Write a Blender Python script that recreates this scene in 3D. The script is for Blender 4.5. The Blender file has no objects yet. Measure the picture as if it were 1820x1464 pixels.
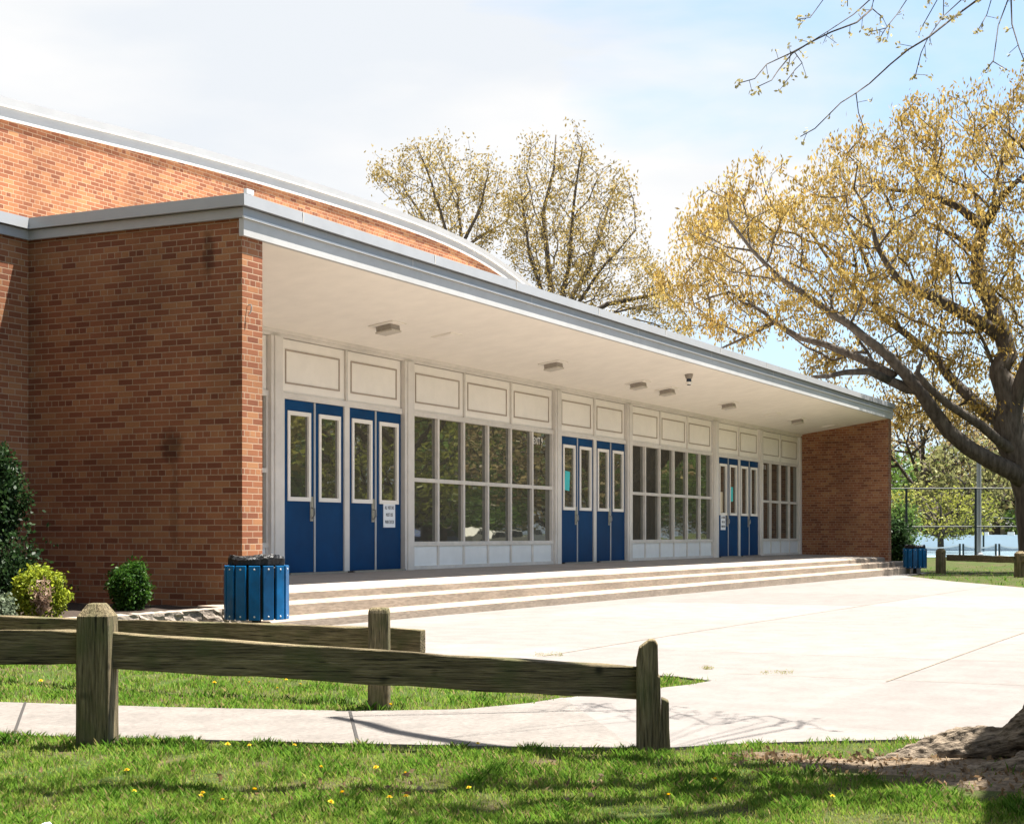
import bpy, bmesh, math, random
import numpy as np
from mathutils import Vector, Matrix
R = math.radians
rng = np.random.default_rng(7); random.seed(7)
S = bpy.context.scene; COL = S.collection

# ---------------------------------------------------------------- camera, sky, sun, exposure
F, CX, HZ, HC = 2820.0, 910.0, 949.0, 0.985          # focal length, centre and horizon in photo pixels; eye height
AZ = math.atan2(.443, .8966); FW = (math.cos(AZ), math.sin(AZ)); RT = (math.sin(AZ), -math.cos(AZ))
cam = bpy.data.objects.new('camera', bpy.data.cameras.new('camera')); COL.objects.link(cam); S.camera = cam
cam.location = (0, 0, HC); cam.rotation_euler = (R(90), 0, AZ - R(90))
cam.data.sensor_width = 36; cam.data.lens = F / 1820 * 36; cam.data.shift_y = (HZ - 732) / 1820
cam.data.clip_start = .1; cam.data.clip_end = 3000
SUN = Vector((.28, -.22, 1.0)).normalized()
sl = bpy.data.lights.new('sun', 'SUN'); so = bpy.data.objects.new('sun', sl); COL.objects.link(so)
sl.energy = 5.0; sl.angle = R(.5); sl.color = (1, .95, .86)
so.rotation_euler = SUN.to_track_quat('Z', 'Y').to_euler()
S.view_settings.view_transform = 'Standard'; S.view_settings.look = 'None'; S.view_settings.gamma = 1
S.view_settings.exposure = 2.05
S.cycles.max_bounces = 8; S.cycles.transparent_max_bounces = 12

W = bpy.data.worlds.new('World'); S.world = W; W.use_nodes = True
nt = W.node_tree; nt.nodes.clear()
def N(nt, t, **k):
    n = nt.nodes.new(t)
    for a, b in k.items():
        if a.startswith('i_'): n.inputs[a[2:].replace('_', ' ')].default_value = b
        else: setattr(n, a, b)
    return n
sky = N(nt, 'ShaderNodeTexSky', sky_type='NISHITA', sun_disc=False, sun_elevation=math.asin(SUN.z),
        sun_rotation=math.atan2(SUN.x, SUN.y), air_density=1.0, dust_density=1.5, ozone_density=1.0)
tc = N(nt, 'ShaderNodeTexCoord'); mp = N(nt, 'ShaderNodeMapping'); mp.inputs['Scale'].default_value = (1.3, 1.3, 4.2)
mp.inputs['Rotation'].default_value = (R(9), R(-14), 0); mp.inputs['Location'].default_value = (.35, .1, .2)
n1 = N(nt, 'ShaderNodeTexNoise'); n1.inputs['Scale'].default_value = 1.7; n1.inputs['Detail'].default_value = 7; n1.inputs['Roughness'].default_value = .52
n1.inputs['Distortion'].default_value = .35
rmp = N(nt, 'ShaderNodeValToRGB'); rmp.color_ramp.elements[0].position = .40; rmp.color_ramp.elements[1].position = .56
# more open sky towards the right of the school, solid cloud on the left
dt = N(nt, 'ShaderNodeVectorMath', operation='DOT_PRODUCT'); dt.inputs[1].default_value = (.443, -.8966, .12)
ma = N(nt, 'ShaderNodeMath', operation='MULTIPLY_ADD'); ma.inputs[1].default_value = -1.45; ma.inputs[2].default_value = .21
ad = N(nt, 'ShaderNodeMath', operation='ADD')
n2 = N(nt, 'ShaderNodeTexNoise'); n2.inputs['Scale'].default_value = 2.6; n2.inputs['Detail'].default_value = 7
cr = N(nt, 'ShaderNodeValToRGB'); cr.color_ramp.elements[0].position = .40; cr.color_ramp.elements[1].position = .58
cr.color_ramp.elements[0].color = (2.1, 2.2, 2.32, 1); cr.color_ramp.elements[1].color = (2.42, 2.42, 2.42, 1)
mx = N(nt, 'ShaderNodeMixRGB'); hs = N(nt, 'ShaderNodeMixRGB', blend_type='MIX'); hs.inputs[0].default_value = .7
hs.inputs[2].default_value = (.95, 1.40, 1.95, 1)
bg = N(nt, 'ShaderNodeBackground'); bg.inputs['Strength'].default_value = .1; out = N(nt, 'ShaderNodeOutputWorld')
L = nt.links.new
L(tc.outputs['Generated'], mp.inputs[0]); L(mp.outputs[0], n1.inputs[0]); L(mp.outputs[0], n2.inputs[0])
L(tc.outputs['Generated'], dt.inputs[0]); L(dt.outputs['Value'], ma.inputs[0]); L(n1.outputs[0], ad.inputs[0]); L(ma.outputs[0], ad.inputs[1])
L(ad.outputs[0], rmp.inputs[0]); L(n2.outputs[0], cr.inputs[0]); L(sky.outputs[0], hs.inputs[1])
L(rmp.outputs[0], mx.inputs[0]); L(hs.outputs[0], mx.inputs[1]); L(cr.outputs[0], mx.inputs[2]); L(mx.outputs[0], bg.inputs[0]); L(bg.outputs[0], out.inputs[0])

# ---------------------------------------------------------------- geometry helpers
def ray(px):
    t = (px - CX) / F
    return FW[0] + t * RT[0], FW[1] + t * RT[1]
def atD(px, y, d):
    r = ray(px); return Vector((r[0] * d, r[1] * d, HC - (y - HZ) * d / F))
def atZ(px, y, z=0.0):
    d = F * (HC - z) / (y - HZ); r = ray(px); return Vector((r[0] * d, r[1] * d, z))
def gz(x, y=0):                                        # the plaza falls gently to the right
    return -.0028 * min(max(x - 15, 0), 30)
class MB:
    def __init__(s): s.v = []; s.f = []
    def add(s, v, f):
        o = len(s.v); s.v += [tuple(p) for p in v]; s.f += [tuple(i + o for i in q) for q in f]
    def box(s, x0, x1, y0, y1, z0, z1, M=None):
        v = [(x, y, z) for z in (z0, z1) for x, y in ((x0, y0), (x1, y0), (x1, y1), (x0, y1))]
        if M: v = [M @ Vector(p) for p in v]
        s.add(v, [(3, 2, 1, 0), (4, 5, 6, 7), (0, 1, 5, 4), (1, 2, 6, 5), (2, 3, 7, 6), (3, 0, 4, 7)])
    def prism(s, poly, a, b, axis):                    # polygon extruded along x ('x': poly is y,z), y ('y': x,z) or z ('z': x,y)
        def P(p, t): return {'x': (t, p[0], p[1]), 'y': (p[0], t, p[1]), 'z': (p[0], p[1], t)}[axis]
        n = len(poly); v = [P(p, a) for p in poly] + [P(p, b) for p in poly]
        s.add(v, [tuple(range(n))[::-1], tuple(range(n, 2 * n))] + [(i, (i + 1) % n, n + (i + 1) % n, n + i) for i in range(n)])
    def tube(s, pts, rad, n=6, cap=True):
        pts = [Vector(p) for p in pts]; o = len(s.v); m = len(pts); u = None
        for i, p in enumerate(pts):
            t = (pts[min(i + 1, m - 1)] - pts[max(i - 1, 0)]).normalized()
            if u is None: u = t.orthogonal().normalized()
            else:
                u = u - t * u.dot(t)
                u = u.normalized() if u.length > 1e-6 else t.orthogonal().normalized()
            w = t.cross(u); r = rad[i] if hasattr(rad, '__len__') else rad
            for k in range(n):
                a = 2 * math.pi * k / n; s.v.append(tuple(p + (u * math.cos(a) + w * math.sin(a)) * r))
        for i in range(m - 1):
            for k in range(n):
                a = o + i * n + k; b = o + i * n + (k + 1) % n; s.f.append((a, b, b + n, a + n))
        if cap: s.f += [tuple(range(o, o + n))[::-1], tuple(range(o + (m - 1) * n, o + m * n))]
    def lathe(s, prof, n=24, c=(0, 0, 0)):
        o = len(s.v); m = len(prof)
        for r, z in prof:
            for k in range(n):
                a = 2 * math.pi * k / n; s.v.append((c[0] + r * math.cos(a), c[1] + r * math.sin(a), c[2] + z))
        for i in range(m - 1):
            for k in range(n):
                a = o + i * n + k; b = o + i * n + (k + 1) % n; s.f.append((a, b, b + n, a + n))
        s.f += [tuple(range(o, o + n))[::-1], tuple(range(o + (m - 1) * n, o + m * n))]
    def build(s, name, mat, parent=None, bevel=0, smooth=False, uv=True):
        me = bpy.data.meshes.new(name); me.from_pydata(s.v, [], s.f); me.materials.append(mat)
        return finish(name, me, parent, bevel, smooth, uv)
def finish(name, me, parent=None, bevel=0, smooth=False, uv=True):
    o = bpy.data.objects.new(name, me); COL.objects.link(o)
    if parent: o.parent = parent; o.matrix_parent_inverse = Matrix.Translation(-parent.location) if parent.type == 'EMPTY' and parent.rotation_euler.z == 0 else parent.matrix_basis.inverted()
    if uv and len(me.polygons) < 5000:
        l = me.uv_layers.new(name='UVMap')
        for p in me.polygons:
            a = max(range(3), key=lambda i: abs(p.normal[i]))
            for li in p.loop_indices:
                c = me.vertices[me.loops[li].vertex_index].co
                l.data[li].uv = (c.y, c.z) if a == 0 else (c.x, c.z) if a == 1 else (c.x, c.y)
    if bevel:
        b = o.modifiers.new('bevel', 'BEVEL'); b.width = bevel; b.segments = 2; b.limit_method = 'ANGLE'; b.angle_limit = R(40)
    if smooth:
        me.polygons.foreach_set('use_smooth', [True] * len(me.polygons))
    return o
def tag(o, label=None, cat=None, group=None, kind=None):
    if label: o['label'] = label
    if cat: o['category'] = cat
    if group: o['group'] = group
    if kind: o['kind'] = kind
    return o
def empty(name, loc=(0, 0, 0), rz=0, **k):
    o = bpy.data.objects.new(name, None); COL.objects.link(o); o.location = loc; o.rotation_euler = (0, 0, rz); o.empty_display_size = .2
    return tag(o, **k)
def local(name, mb, mat, parent, **k):                 # a part given in its thing's own coordinates
    o = mb.build(name, mat, None, **k); o.parent = parent; return o
def box(name, mat, parent, *a, bevel=0):
    m = MB(); m.box(*a); return m.build(name, mat, parent, bevel)
def copy_tree(o, parent=None):
    c = o.copy(); COL.objects.link(c)
    if parent: c.parent = parent
    for ch in o.children: copy_tree(ch, c)
    return c

# ---------------------------------------------------------------- materials
def mat(name, col, rough=.7, var=0.0, scale=8, bump=0.0, metal=0, spec=.3, stretch=None, col2=None, detail=6, dirt=0):
    m = bpy.data.materials.new(name); m.use_nodes = True; t = m.node_tree; b = t.nodes['Principled BSDF']
    b.inputs['Roughness'].default_value = rough; b.inputs['Metallic'].default_value = metal; b.inputs['Specular IOR Level'].default_value = spec
    b.inputs['Base Color'].default_value = (*col, 1)
    if var or bump or col2:
        tc = N(t, 'ShaderNodeTexCoord'); mp = N(t, 'ShaderNodeMapping'); t.links.new(tc.outputs['Object'], mp.inputs[0])
        if stretch: mp.inputs['Scale'].default_value = stretch
        n = N(t, 'ShaderNodeTexNoise'); n.inputs['Scale'].default_value = scale; n.inputs['Detail'].default_value = detail; n.inputs['Roughness'].default_value = .6
        t.links.new(mp.outputs[0], n.inputs[0])
        r = N(t, 'ShaderNodeValToRGB'); e = r.color_ramp.elements; e[0].position = .3; e[1].position = .7
        c2 = col2 or tuple(min(1, c * (1 + var)) for c in col); c1 = tuple(c * (1 - var) for c in col)
        e[0].color = (*c1, 1); e[1].color = (*c2, 1)
        t.links.new(n.outputs[0], r.inputs[0]); src = r.outputs[0]
        if dirt:
            n3 = N(t, 'ShaderNodeTexNoise'); n3.inputs['Scale'].default_value = scale * .13; n3.inputs['Detail'].default_value = 5
            t.links.new(mp.outputs[0], n3.inputs[0])
            mr = N(t, 'ShaderNodeMapRange'); mr.inputs[1].default_value = .35; mr.inputs[2].default_value = .65; mr.inputs[3].default_value = 1 - dirt; mr.inputs[4].default_value = 1
            t.links.new(n3.outputs[0], mr.inputs[0])
            mm = N(t, 'ShaderNodeMixRGB', blend_type='MULTIPLY'); mm.inputs[0].default_value = 1; t.links.new(src, mm.inputs[1]); t.links.new(mr.outputs[0], mm.inputs[2]); src = mm.outputs[0]
        t.links.new(src, b.inputs['Base Color'])
        if bump:
            bp = N(t, 'ShaderNodeBump'); bp.inputs['Strength'].default_value = bump; bp.inputs['Distance'].default_value = .02
            t.links.new(n.outputs[0], bp.inputs['Height']); t.links.new(bp.outputs[0], b.inputs['Normal'])
    return m
def brick(name, dark=.82, stains=()):
    m = bpy.data.materials.new(name); m.use_nodes = True; t = m.node_tree; b = t.nodes['Principled BSDF']; K = t.links.new
    b.inputs['Roughness'].default_value = .85; b.inputs['Specular IOR Level'].default_value = .2
    uv = N(t, 'ShaderNodeUVMap', uv_map='UVMap')
    br = N(t, 'ShaderNodeTexBrick', offset=.5, offset_frequency=2, squash=.5, squash_frequency=6)
    br.inputs['Scale'].default_value = 1; br.inputs['Brick Width'].default_value = .2032; br.inputs['Row Height'].default_value = .0677
    br.inputs['Mortar Size'].default_value = .0058; br.inputs['Mortar Smooth'].default_value = .25; br.inputs['Bias'].default_value = 0
    br.inputs['Color1'].default_value = (0, 0, 0, 1); br.inputs['Color2'].default_value = (1, 1, 1, 1); br.inputs['Mortar'].default_value = (.5, .5, .5, 1)
    K(uv.outputs[0], br.inputs['Vector'])
    r = N(t, 'ShaderNodeValToRGB'); cols = [(.20, .070, .037), (.27, .098, .049), (.315, .122, .059), (.355, .150, .070), (.41, .195, .090)]
    pos = [0, .25, .5, .78, 1]; e = r.color_ramp.elements
    while len(e) < 5: e.new(.5)
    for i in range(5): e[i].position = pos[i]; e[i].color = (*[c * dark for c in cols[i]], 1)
    K(br.outputs['Color'], r.inputs[0])
    tc = N(t, 'ShaderNodeTexCoord')
    n = N(t, 'ShaderNodeTexNoise'); n.inputs['Scale'].default_value = .9; n.inputs['Detail'].default_value = 6; K(tc.outputs['Object'], n.inputs[0])
    mr = N(t, 'ShaderNodeMapRange'); mr.inputs[1].default_value = .3; mr.inputs[2].default_value = .7; mr.inputs[3].default_value = .78; mr.inputs[4].default_value = 1.2; K(n.outputs[0], mr.inputs[0])
    n2 = N(t, 'ShaderNodeTexNoise'); n2.inputs['Scale'].default_value = 60; n2.inputs['Detail'].default_value = 4; K(tc.outputs['Object'], n2.inputs[0])
    mr2 = N(t, 'ShaderNodeMapRange'); mr2.inputs[3].default_value = .8; mr2.inputs[4].default_value = 1.2; K(n2.outputs[0], mr2.inputs[0])
    mul = N(t, 'ShaderNodeMath', operation='MULTIPLY'); K(mr.outputs[0], mul.inputs[0]); K(mr2.outputs[0], mul.inputs[1])
    fac = mul.outputs[0]
    for (cx_, cy_, cz_, sx, sy, sz, amt) in stains:    # soot marks where fixtures once hung
        su = N(t, 'ShaderNodeVectorMath', operation='SUBTRACT'); su.inputs[1].default_value = (cx_, cy_, cz_); K(tc.outputs['Object'], su.inputs[0])
        nz = N(t, 'ShaderNodeTexNoise'); nz.inputs['Scale'].default_value = 14; nz.inputs['Detail'].default_value = 4; K(tc.outputs['Object'], nz.inputs[0])
        ds = N(t, 'ShaderNodeVectorMath', operation='SCALE'); ds.inputs[3].default_value = .16; K(nz.outputs['Color'], ds.inputs[0])
        aa = N(t, 'ShaderNodeVectorMath', operation='ADD'); K(su.outputs[0], aa.inputs[0]); K(ds.outputs[0], aa.inputs[1])
        sb = N(t, 'ShaderNodeVectorMath', operation='SUBTRACT'); sb.inputs[1].default_value = (.08, .08, .08); K(aa.outputs[0], sb.inputs[0])
        sc = N(t, 'ShaderNodeVectorMath', operation='MULTIPLY'); sc.inputs[1].default_value = (0, 1 / sy, 1 / sz); K(sb.outputs[0], sc.inputs[0])
        ln = N(t, 'ShaderNodeVectorMath', operation='LENGTH'); K(sc.outputs[0], ln.inputs[0])
        m3 = N(t, 'ShaderNodeMapRange'); m3.inputs[1].default_value = .55; m3.inputs[2].default_value = 1.15; m3.inputs[3].default_value = 1 - amt; m3.inputs[4].default_value = 1; K(ln.outputs['Value'], m3.inputs[0])
        mq = N(t, 'ShaderNodeMath', operation='MULTIPLY'); K(fac, mq.inputs[0]); K(m3.outputs[0], mq.inputs[1]); fac = mq.outputs[0]
    mix = N(t, 'ShaderNodeMixRGB'); mix.inputs[2].default_value = (.46 * dark, .32 * dark, .215 * dark, 1); K(br.outputs['Fac'], mix.inputs[0]); K(r.outputs[0], mix.inputs[1])
    mc = N(t, 'ShaderNodeMixRGB', blend_type='MULTIPLY'); mc.inputs[0].default_value = 1; K(mix.outputs[0], mc.inputs[1]); K(fac, mc.inputs[2]); K(mc.outputs[0], b.inputs['Base Color'])
    ivt = N(t, 'ShaderNodeMath', operation='SUBTRACT'); ivt.inputs[0].default_value = 1; K(br.outputs['Fac'], ivt.inputs[1])
    a2 = N(t, 'ShaderNodeMath', operation='MULTIPLY_ADD'); a2.inputs[1].default_value = .25; K(n2.outputs[0], a2.inputs[0]); K(ivt.outputs[0], a2.inputs[2])
    bp = N(t, 'ShaderNodeBump'); bp.inputs['Strength'].default_value = .6; bp.inputs['Distance'].default_value = .008; K(a2.outputs[0], bp.inputs['Height']); K(bp.outputs[0], b.inputs['Normal'])
    return m
def leafmat(name, trans=.35, rough=.6):                # colour comes from each leaf's own 'tint' attribute
    m = bpy.data.materials.new(name); m.use_nodes = True; t = m.node_tree; K = t.links.new; t.nodes.remove(t.nodes['Principled BSDF'])
    at = N(t, 'ShaderNodeAttribute', attribute_name='tint')
    d = N(t, 'ShaderNodeBsdfDiffuse'); tr = N(t, 'ShaderNodeBsdfTranslucent'); mx = N(t, 'ShaderNodeMixShader'); mx.inputs[0].default_value = trans
    gl = N(t, 'ShaderNodeBsdfGlossy'); gl.inputs['Roughness'].default_value = .45; gl.inputs['Color'].default_value = (.5, .5, .5, 1); m2 = N(t, 'ShaderNodeMixShader'); m2.inputs[0].default_value = .02
    K(at.outputs['Color'], d.inputs[0]); K(at.outputs['Color'], tr.inputs[0]); K(d.outputs[0], mx.inputs[1]); K(tr.outputs[0], mx.inputs[2])
    K(mx.outputs[0], m2.inputs[1]); K(gl.outputs[0], m2.inputs[2]); K(m2.outputs[0], t.nodes['Material Output'].inputs[0])
    return m
def glassmat(name):
    m = bpy.data.materials.new(name); m.use_nodes = True; t = m.node_tree; K = t.links.new; b = t.nodes['Principled BSDF']
    b.inputs['Base Color'].default_value = (.075, .068, .055, 1); b.inputs['Roughness'].default_value = .5; b.inputs['Specular IOR Level'].default_value = 0
    gl = N(t, 'ShaderNodeBsdfGlossy'); gl.inputs['Roughness'].default_value = .015; gl.inputs['Color'].default_value = (.86, .9, .86, 1)
    fr = N(t, 'ShaderNodeFresnel'); fr.inputs['IOR'].default_value = 2.7
    tc = N(t, 'ShaderNodeTexCoord'); n = N(t, 'ShaderNodeTexNoise'); n.inputs['Scale'].default_value = 1.6; n.inputs['Detail'].default_value = 2; K(tc.outputs['Object'], n.inputs[0])
    bp = N(t, 'ShaderNodeBump'); bp.inputs['Strength'].default_value = .10; bp.inputs['Distance'].default_value = .01; K(n.outputs[0], bp.inputs['Height']); K(bp.outputs[0], gl.inputs['Normal'])
    mx = N(t, 'ShaderNodeMixShader'); K(fr.outputs[0], mx.inputs[0]); K(b.outputs[0], mx.inputs[1]); K(gl.outputs[0], mx.inputs[2]); K(mx.outputs[0], t.nodes['Material Output'].inputs[0])
    return m
M_BRICK = brick('brick')
M_BRICK_SHADED = brick('brick_shaded', .64, [(13.93, 11.05, 1.95, 1, .16, .2, .55), (13.93, 11.0, 1.3, 1, .07, .7, .25), (13.93, 10.55, 4.02, 1, .09, .28, .5)])  # same brick with the side wall's shade put into its colour, plus stains
M_METAL = mat('coping_metal', (.32, .325, .335), .42, .06, 2.5, metal=.1, spec=.5)
M_BRIGHT = mat('drip_edge_metal', (.6, .6, .6), .35, spec=.5)
M_WHITE = mat('painted_white', (.50, .495, .485), .6, .05, 6, dirt=.12)
M_SOFF = mat('soffit_paint', (.90, .845, .77), .8, .04, 3, bump=.05, dirt=.05)
M_PANEL = mat('panel_paint', (.90, .845, .77), .6, .03, 5, dirt=.08)
M_MOULD = mat('moulding_paint', (.40, .33, .27), .7, .1, 9)
M_FRAME = mat('window_frame_aluminium', (.72, .67, .61), .5, .08, 7, spec=.4, dirt=.15)
M_POST = mat('post_paint', (.76, .71, .65), .55, .06, 5, spec=.4, dirt=.15)
M_SPAN = mat('spandrel_paint', (.84, .85, .84), .45, .04, 4, spec=.4, dirt=.08)
M_BLUE = mat('door_blue_paint', (.0004, .052, .16), .5, .10, 4, spec=.12, dirt=.3)
M_BINB = mat('bin_blue_paint', (.001, .115, .30), .32, .18, 9, spec=.25, dirt=.5)
M_RUST = mat('bolt_metal', (.5, .5, .5), .4)
M_STEEL = mat('handle_steel', (.45, .43, .40), .35, .1, 20, metal=.7)
M_BLACK = mat('black_plastic', (.008, .008, .009), .42, .3, 30, bump=.6)
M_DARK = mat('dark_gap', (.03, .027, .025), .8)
M_GLASS = glassmat('window_glass')
M_CONC = mat('plaza_concrete', (.168, .152, .143), .9, .10, 26, bump=.15, dirt=.16)
t_ = M_CONC.node_tree; b_ = t_.nodes['Principled BSDF']; src_ = b_.inputs['Base Color'].links[0].from_socket     # each slab was poured in its own batch
tc_ = N(t_, 'ShaderNodeTexCoord'); su_ = N(t_, 'ShaderNodeVectorMath', operation='SUBTRACT'); su_.inputs[1].default_value = (12.7, 2.45, 0); dv_ = N(t_, 'ShaderNodeVectorMath', operation='DIVIDE'); dv_.inputs[1].default_value = (4.7, 3, 99)
fl_ = N(t_, 'ShaderNodeVectorMath', operation='FLOOR'); wn_ = N(t_, 'ShaderNodeTexWhiteNoise'); mr_ = N(t_, 'ShaderNodeMapRange'); mr_.inputs[3].default_value = .86; mr_.inputs[4].default_value = 1.06; mm_ = N(t_, 'ShaderNodeMixRGB', blend_type='MULTIPLY'); mm_.inputs[0].default_value = 1
for a_, b2_ in ((tc_.outputs['Object'], su_.inputs[0]), (su_.outputs[0], dv_.inputs[0]), (dv_.outputs[0], fl_.inputs[0]), (fl_.outputs[0], wn_.inputs['Vector']), (wn_.outputs['Value'], mr_.inputs[0]), (src_, mm_.inputs[1]), (mr_.outputs[0], mm_.inputs[2]), (mm_.outputs[0], b_.inputs['Base Color'])): t_.links.new(a_, b2_)
M_WALK = mat('sidewalk_concrete', (.150, .134, .122), .9, .2, 30, bump=.3, dirt=.2)
M_STEP = mat('step_concrete', (.28, .225, .175), .9, .2, 9, bump=.25, stretch=(1, 1, 4), dirt=.25)
M_FLOOR = mat('porch_concrete', (.30, .262, .225), .9, .12, 9, bump=.15, dirt=.15)
M_JOINT = mat('joint_filler', (.17, .14, .11), .95, .3, 14)
M_WOOD = mat('weathered_wood', (.085, .066, .04), .9, .5, 7, bump=.9, stretch=(6, 6, 6), col2=(.15, .125, .075), dirt=.35)
def woodmat(name, st, rot):
    m = mat(name, (.13, .096, .046), .92, .62, 7, bump=1.0, stretch=st, col2=(.36, .285, .16), dirt=.5, detail=9); t = m.node_tree; K = t.links.new
    q_ = [n for n in t.nodes if n.type == 'MAPPING'][0]; q_.vector_type = 'TEXTURE'; q_.inputs['Rotation'].default_value = (0, 0, rot); b = t.nodes['Principled BSDF']; src = b.inputs['Base Color'].links[0].from_socket
    tc = N(t, 'ShaderNodeTexCoord'); vo = N(t, 'ShaderNodeTexVoronoi'); vo.inputs['Scale'].default_value = 4.5; K(tc.outputs['Object'], vo.inputs['Vector'])          # knots
    mr = N(t, 'ShaderNodeMapRange'); mr.inputs[1].default_value = .05; mr.inputs[2].default_value = .13; mr.inputs[3].default_value = .25; mr.inputs[4].default_value = 1; K(vo.outputs['Distance'], mr.inputs[0])
    cn = N(t, 'ShaderNodeTexNoise'); cn.inputs['Scale'].default_value = 3.2; cn.inputs['Detail'].default_value = 3; K(q_.outputs[0], cn.inputs[0])                 # drying cracks along the grain
    m2 = N(t, 'ShaderNodeMapRange'); m2.inputs[1].default_value = .33; m2.inputs[2].default_value = .37; m2.inputs[3].default_value = .22; m2.inputs[4].default_value = 1; K(cn.outputs[0], m2.inputs[0])
    mo = N(t, 'ShaderNodeTexNoise'); mo.inputs['Scale'].default_value = 6; mo.inputs['Detail'].default_value = 6; K(tc.outputs['Object'], mo.inputs[0])             # algae
    m3 = N(t, 'ShaderNodeMapRange'); m3.inputs[1].default_value = .5; m3.inputs[2].default_value = .68; m3.inputs[4].default_value = .6; K(mo.outputs[0], m3.inputs[0])
    a1 = N(t, 'ShaderNodeMath', operation='MULTIPLY'); K(mr.outputs[0], a1.inputs[0]); K(m2.outputs[0], a1.inputs[1])
    g1 = N(t, 'ShaderNodeMixRGB'); g1.inputs[2].default_value = (.085, .095, .035, 1); K(m3.outputs[0], g1.inputs[0]); K(src, g1.inputs[1])
    g2 = N(t, 'ShaderNodeMixRGB', blend_type='MULTIPLY'); g2.inputs[0].default_value = 1; K(g1.outputs[0], g2.inputs[1]); K(a1.outputs[0], g2.inputs[2]); K(g2.outputs[0], b.inputs['Base Color']); return m
M_RAILB = woodmat('weathered_rail_rear', (1.0, .05, .05), R(-93)); M_RAIL = woodmat('weathered_rail', (1.0, .05, .05), R(-68)); M_WOOD = woodmat('weathered_post', (.06, .06, 1), 0)
M_STONE = mat('wall_stone', (.24, .20, .165), .95, .35, 16, bump=1.0)
M_MULCH = mat('mulch', (.035, .024, .017), 1, .5, 40, bump=1)
M_BARK = mat('bark', (.06, .047, .038), .95, .45, 9, bump=1.0, stretch=(1, 1, .25), col2=(.12, .10, .082))
M_BARKF = mat('bark_far', (.065, .052, .043), .95, .3, 3)
M_ROOT = mat('root_bark', (.05, .036, .025), .95, .65, 11, bump=1.0, col2=(.34, .27, .20), detail=12, stretch=(1, .2, .2))
q_ = [n for n in M_ROOT.node_tree.nodes if n.type == 'MAPPING'][0]; q_.vector_type = 'TEXTURE'; q_.inputs['Rotation'].default_value = (0, R(-12), R(-64)); [n for n in M_ROOT.node_tree.nodes if n.type == 'BUMP'][0].inputs['Distance'].default_value = .05
M_LEAF = leafmat('leaf', .38); M_GRASS = leafmat('grass_blade', .45)
def lawnmat():
    m = bpy.data.materials.new('lawn'); m.use_nodes = True; t = m.node_tree; b = t.nodes['Principled BSDF']; K = t.links.new
    b.inputs['Roughness'].default_value = 1; b.inputs['Specular IOR Level'].default_value = .05
    tc = N(t, 'ShaderNodeTexCoord'); n = N(t, 'ShaderNodeTexNoise'); n.inputs['Scale'].default_value = 1.1; n.inputs['Detail'].default_value = 9; n.inputs['Roughness'].default_value = .68
    n2 = N(t, 'ShaderNodeTexNoise'); n2.inputs['Scale'].default_value = 35; n2.inputs['Detail'].default_value = 5
    K(tc.outputs['Object'], n.inputs[0]); K(tc.outputs['Object'], n2.inputs[0])
    r = N(t, 'ShaderNodeValToRGB'); e = r.color_ramp.elements; e.new(.5); e[0].position = .36; e[2].position = .66
    e[0].color = (.075, .055, .034, 1); e[1].color = (.045, .055, .018, 1); e[2].color = (.035, .06, .014, 1)
    K(n.outputs[0], r.inputs[0]); mr = N(t, 'ShaderNodeMapRange'); mr.inputs[3].default_value = .5; mr.inputs[4].default_value = 1.5; K(n2.outputs[0], mr.inputs[0])
    mm = N(t, 'ShaderNodeMixRGB', blend_type='MULTIPLY'); mm.inputs[0].default_value = 1; K(r.outputs[0], mm.inputs[1]); K(mr.outputs[0], mm.inputs[2]); K(mm.outputs[0], b.inputs['Base Color'])
    bp = N(t, 'ShaderNodeBump'); bp.inputs['Strength'].default_value = .8; bp.inputs['Distance'].default_value = .03; K(n2.outputs[0], bp.inputs['Height']); K(bp.outputs[0], b.inputs['Normal'])
    return m
M_LAWN = lawnmat()

# ---------------------------------------------------------------- ground, plaza, sidewalk
def grid_poly(name, poly, dz, mat, zf, res=1.0):       # a polygon that follows the fall of the ground
    bm = bmesh.new(); vs = [bm.verts.new((p[0], p[1], 0)) for p in poly]; bm.faces.new(vs)
    xs = np.arange(min(p[0] for p in poly), max(p[0] for p in poly), res * 4)
    for x in xs[1:]:
        bmesh.ops.bisect_plane(bm, geom=bm.verts[:] + bm.edges[:] + bm.faces[:], plane_co=(x, 0, 0), plane_no=(1, 0, 0))
    for v in bm.verts: v.co.z = zf(v.co.x) + dz
    g = bmesh.ops.extrude_face_region(bm, geom=bm.faces[:])
    for v in [q for q in g['geom'] if isinstance(q, bmesh.types.BMVert)]: v.co.z -= .12
    bmesh.ops.recalc_face_normals(bm, faces=bm.faces[:])
    me = bpy.data.meshes.new(name); bm.to_mesh(me); bm.free(); me.materials.append(mat)
    return finish(name, me)
m = MB(); xs = [-900, -60, 0, 15, 20, 25, 30, 35, 40, 45, 60, 110, 1400]; ys = [-1000, -60, 0, 20, 60, 1000]
m.v = [(x, y, gz(x) - .014) for y in ys for x in xs]
nx = len(xs); m.f = [(j * nx + i, j * nx + i + 1, (j + 1) * nx + i + 1, (j + 1) * nx + i) for j in range(len(ys) - 1) for i in range(nx - 1)]
tag(m.build('ground', M_LAWN), kind='structure')
P2 = lambda px, y: tuple(atZ(px, y)[:2])
tip = [P2(1265, 1209), P2(1225, 1216), P2(1180, 1221), P2(1080, 1230), P2(1000, 1240)]
topedge = [P2(1265, 1209), P2(1200, 1201), P2(1100, 1196), P2(900, 1189), P2(700, 1176), P2(560, 1150), P2(470, 1128)]
near = [P2(-420, 1296), P2(0, 1306), P2(400, 1316), P2(600, 1321), P2(900, 1327), P2(1130, 1329), P2(1200, 1327), P2(1300, 1321), P2(1420, 1317), P2(1560, 1314)]
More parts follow.
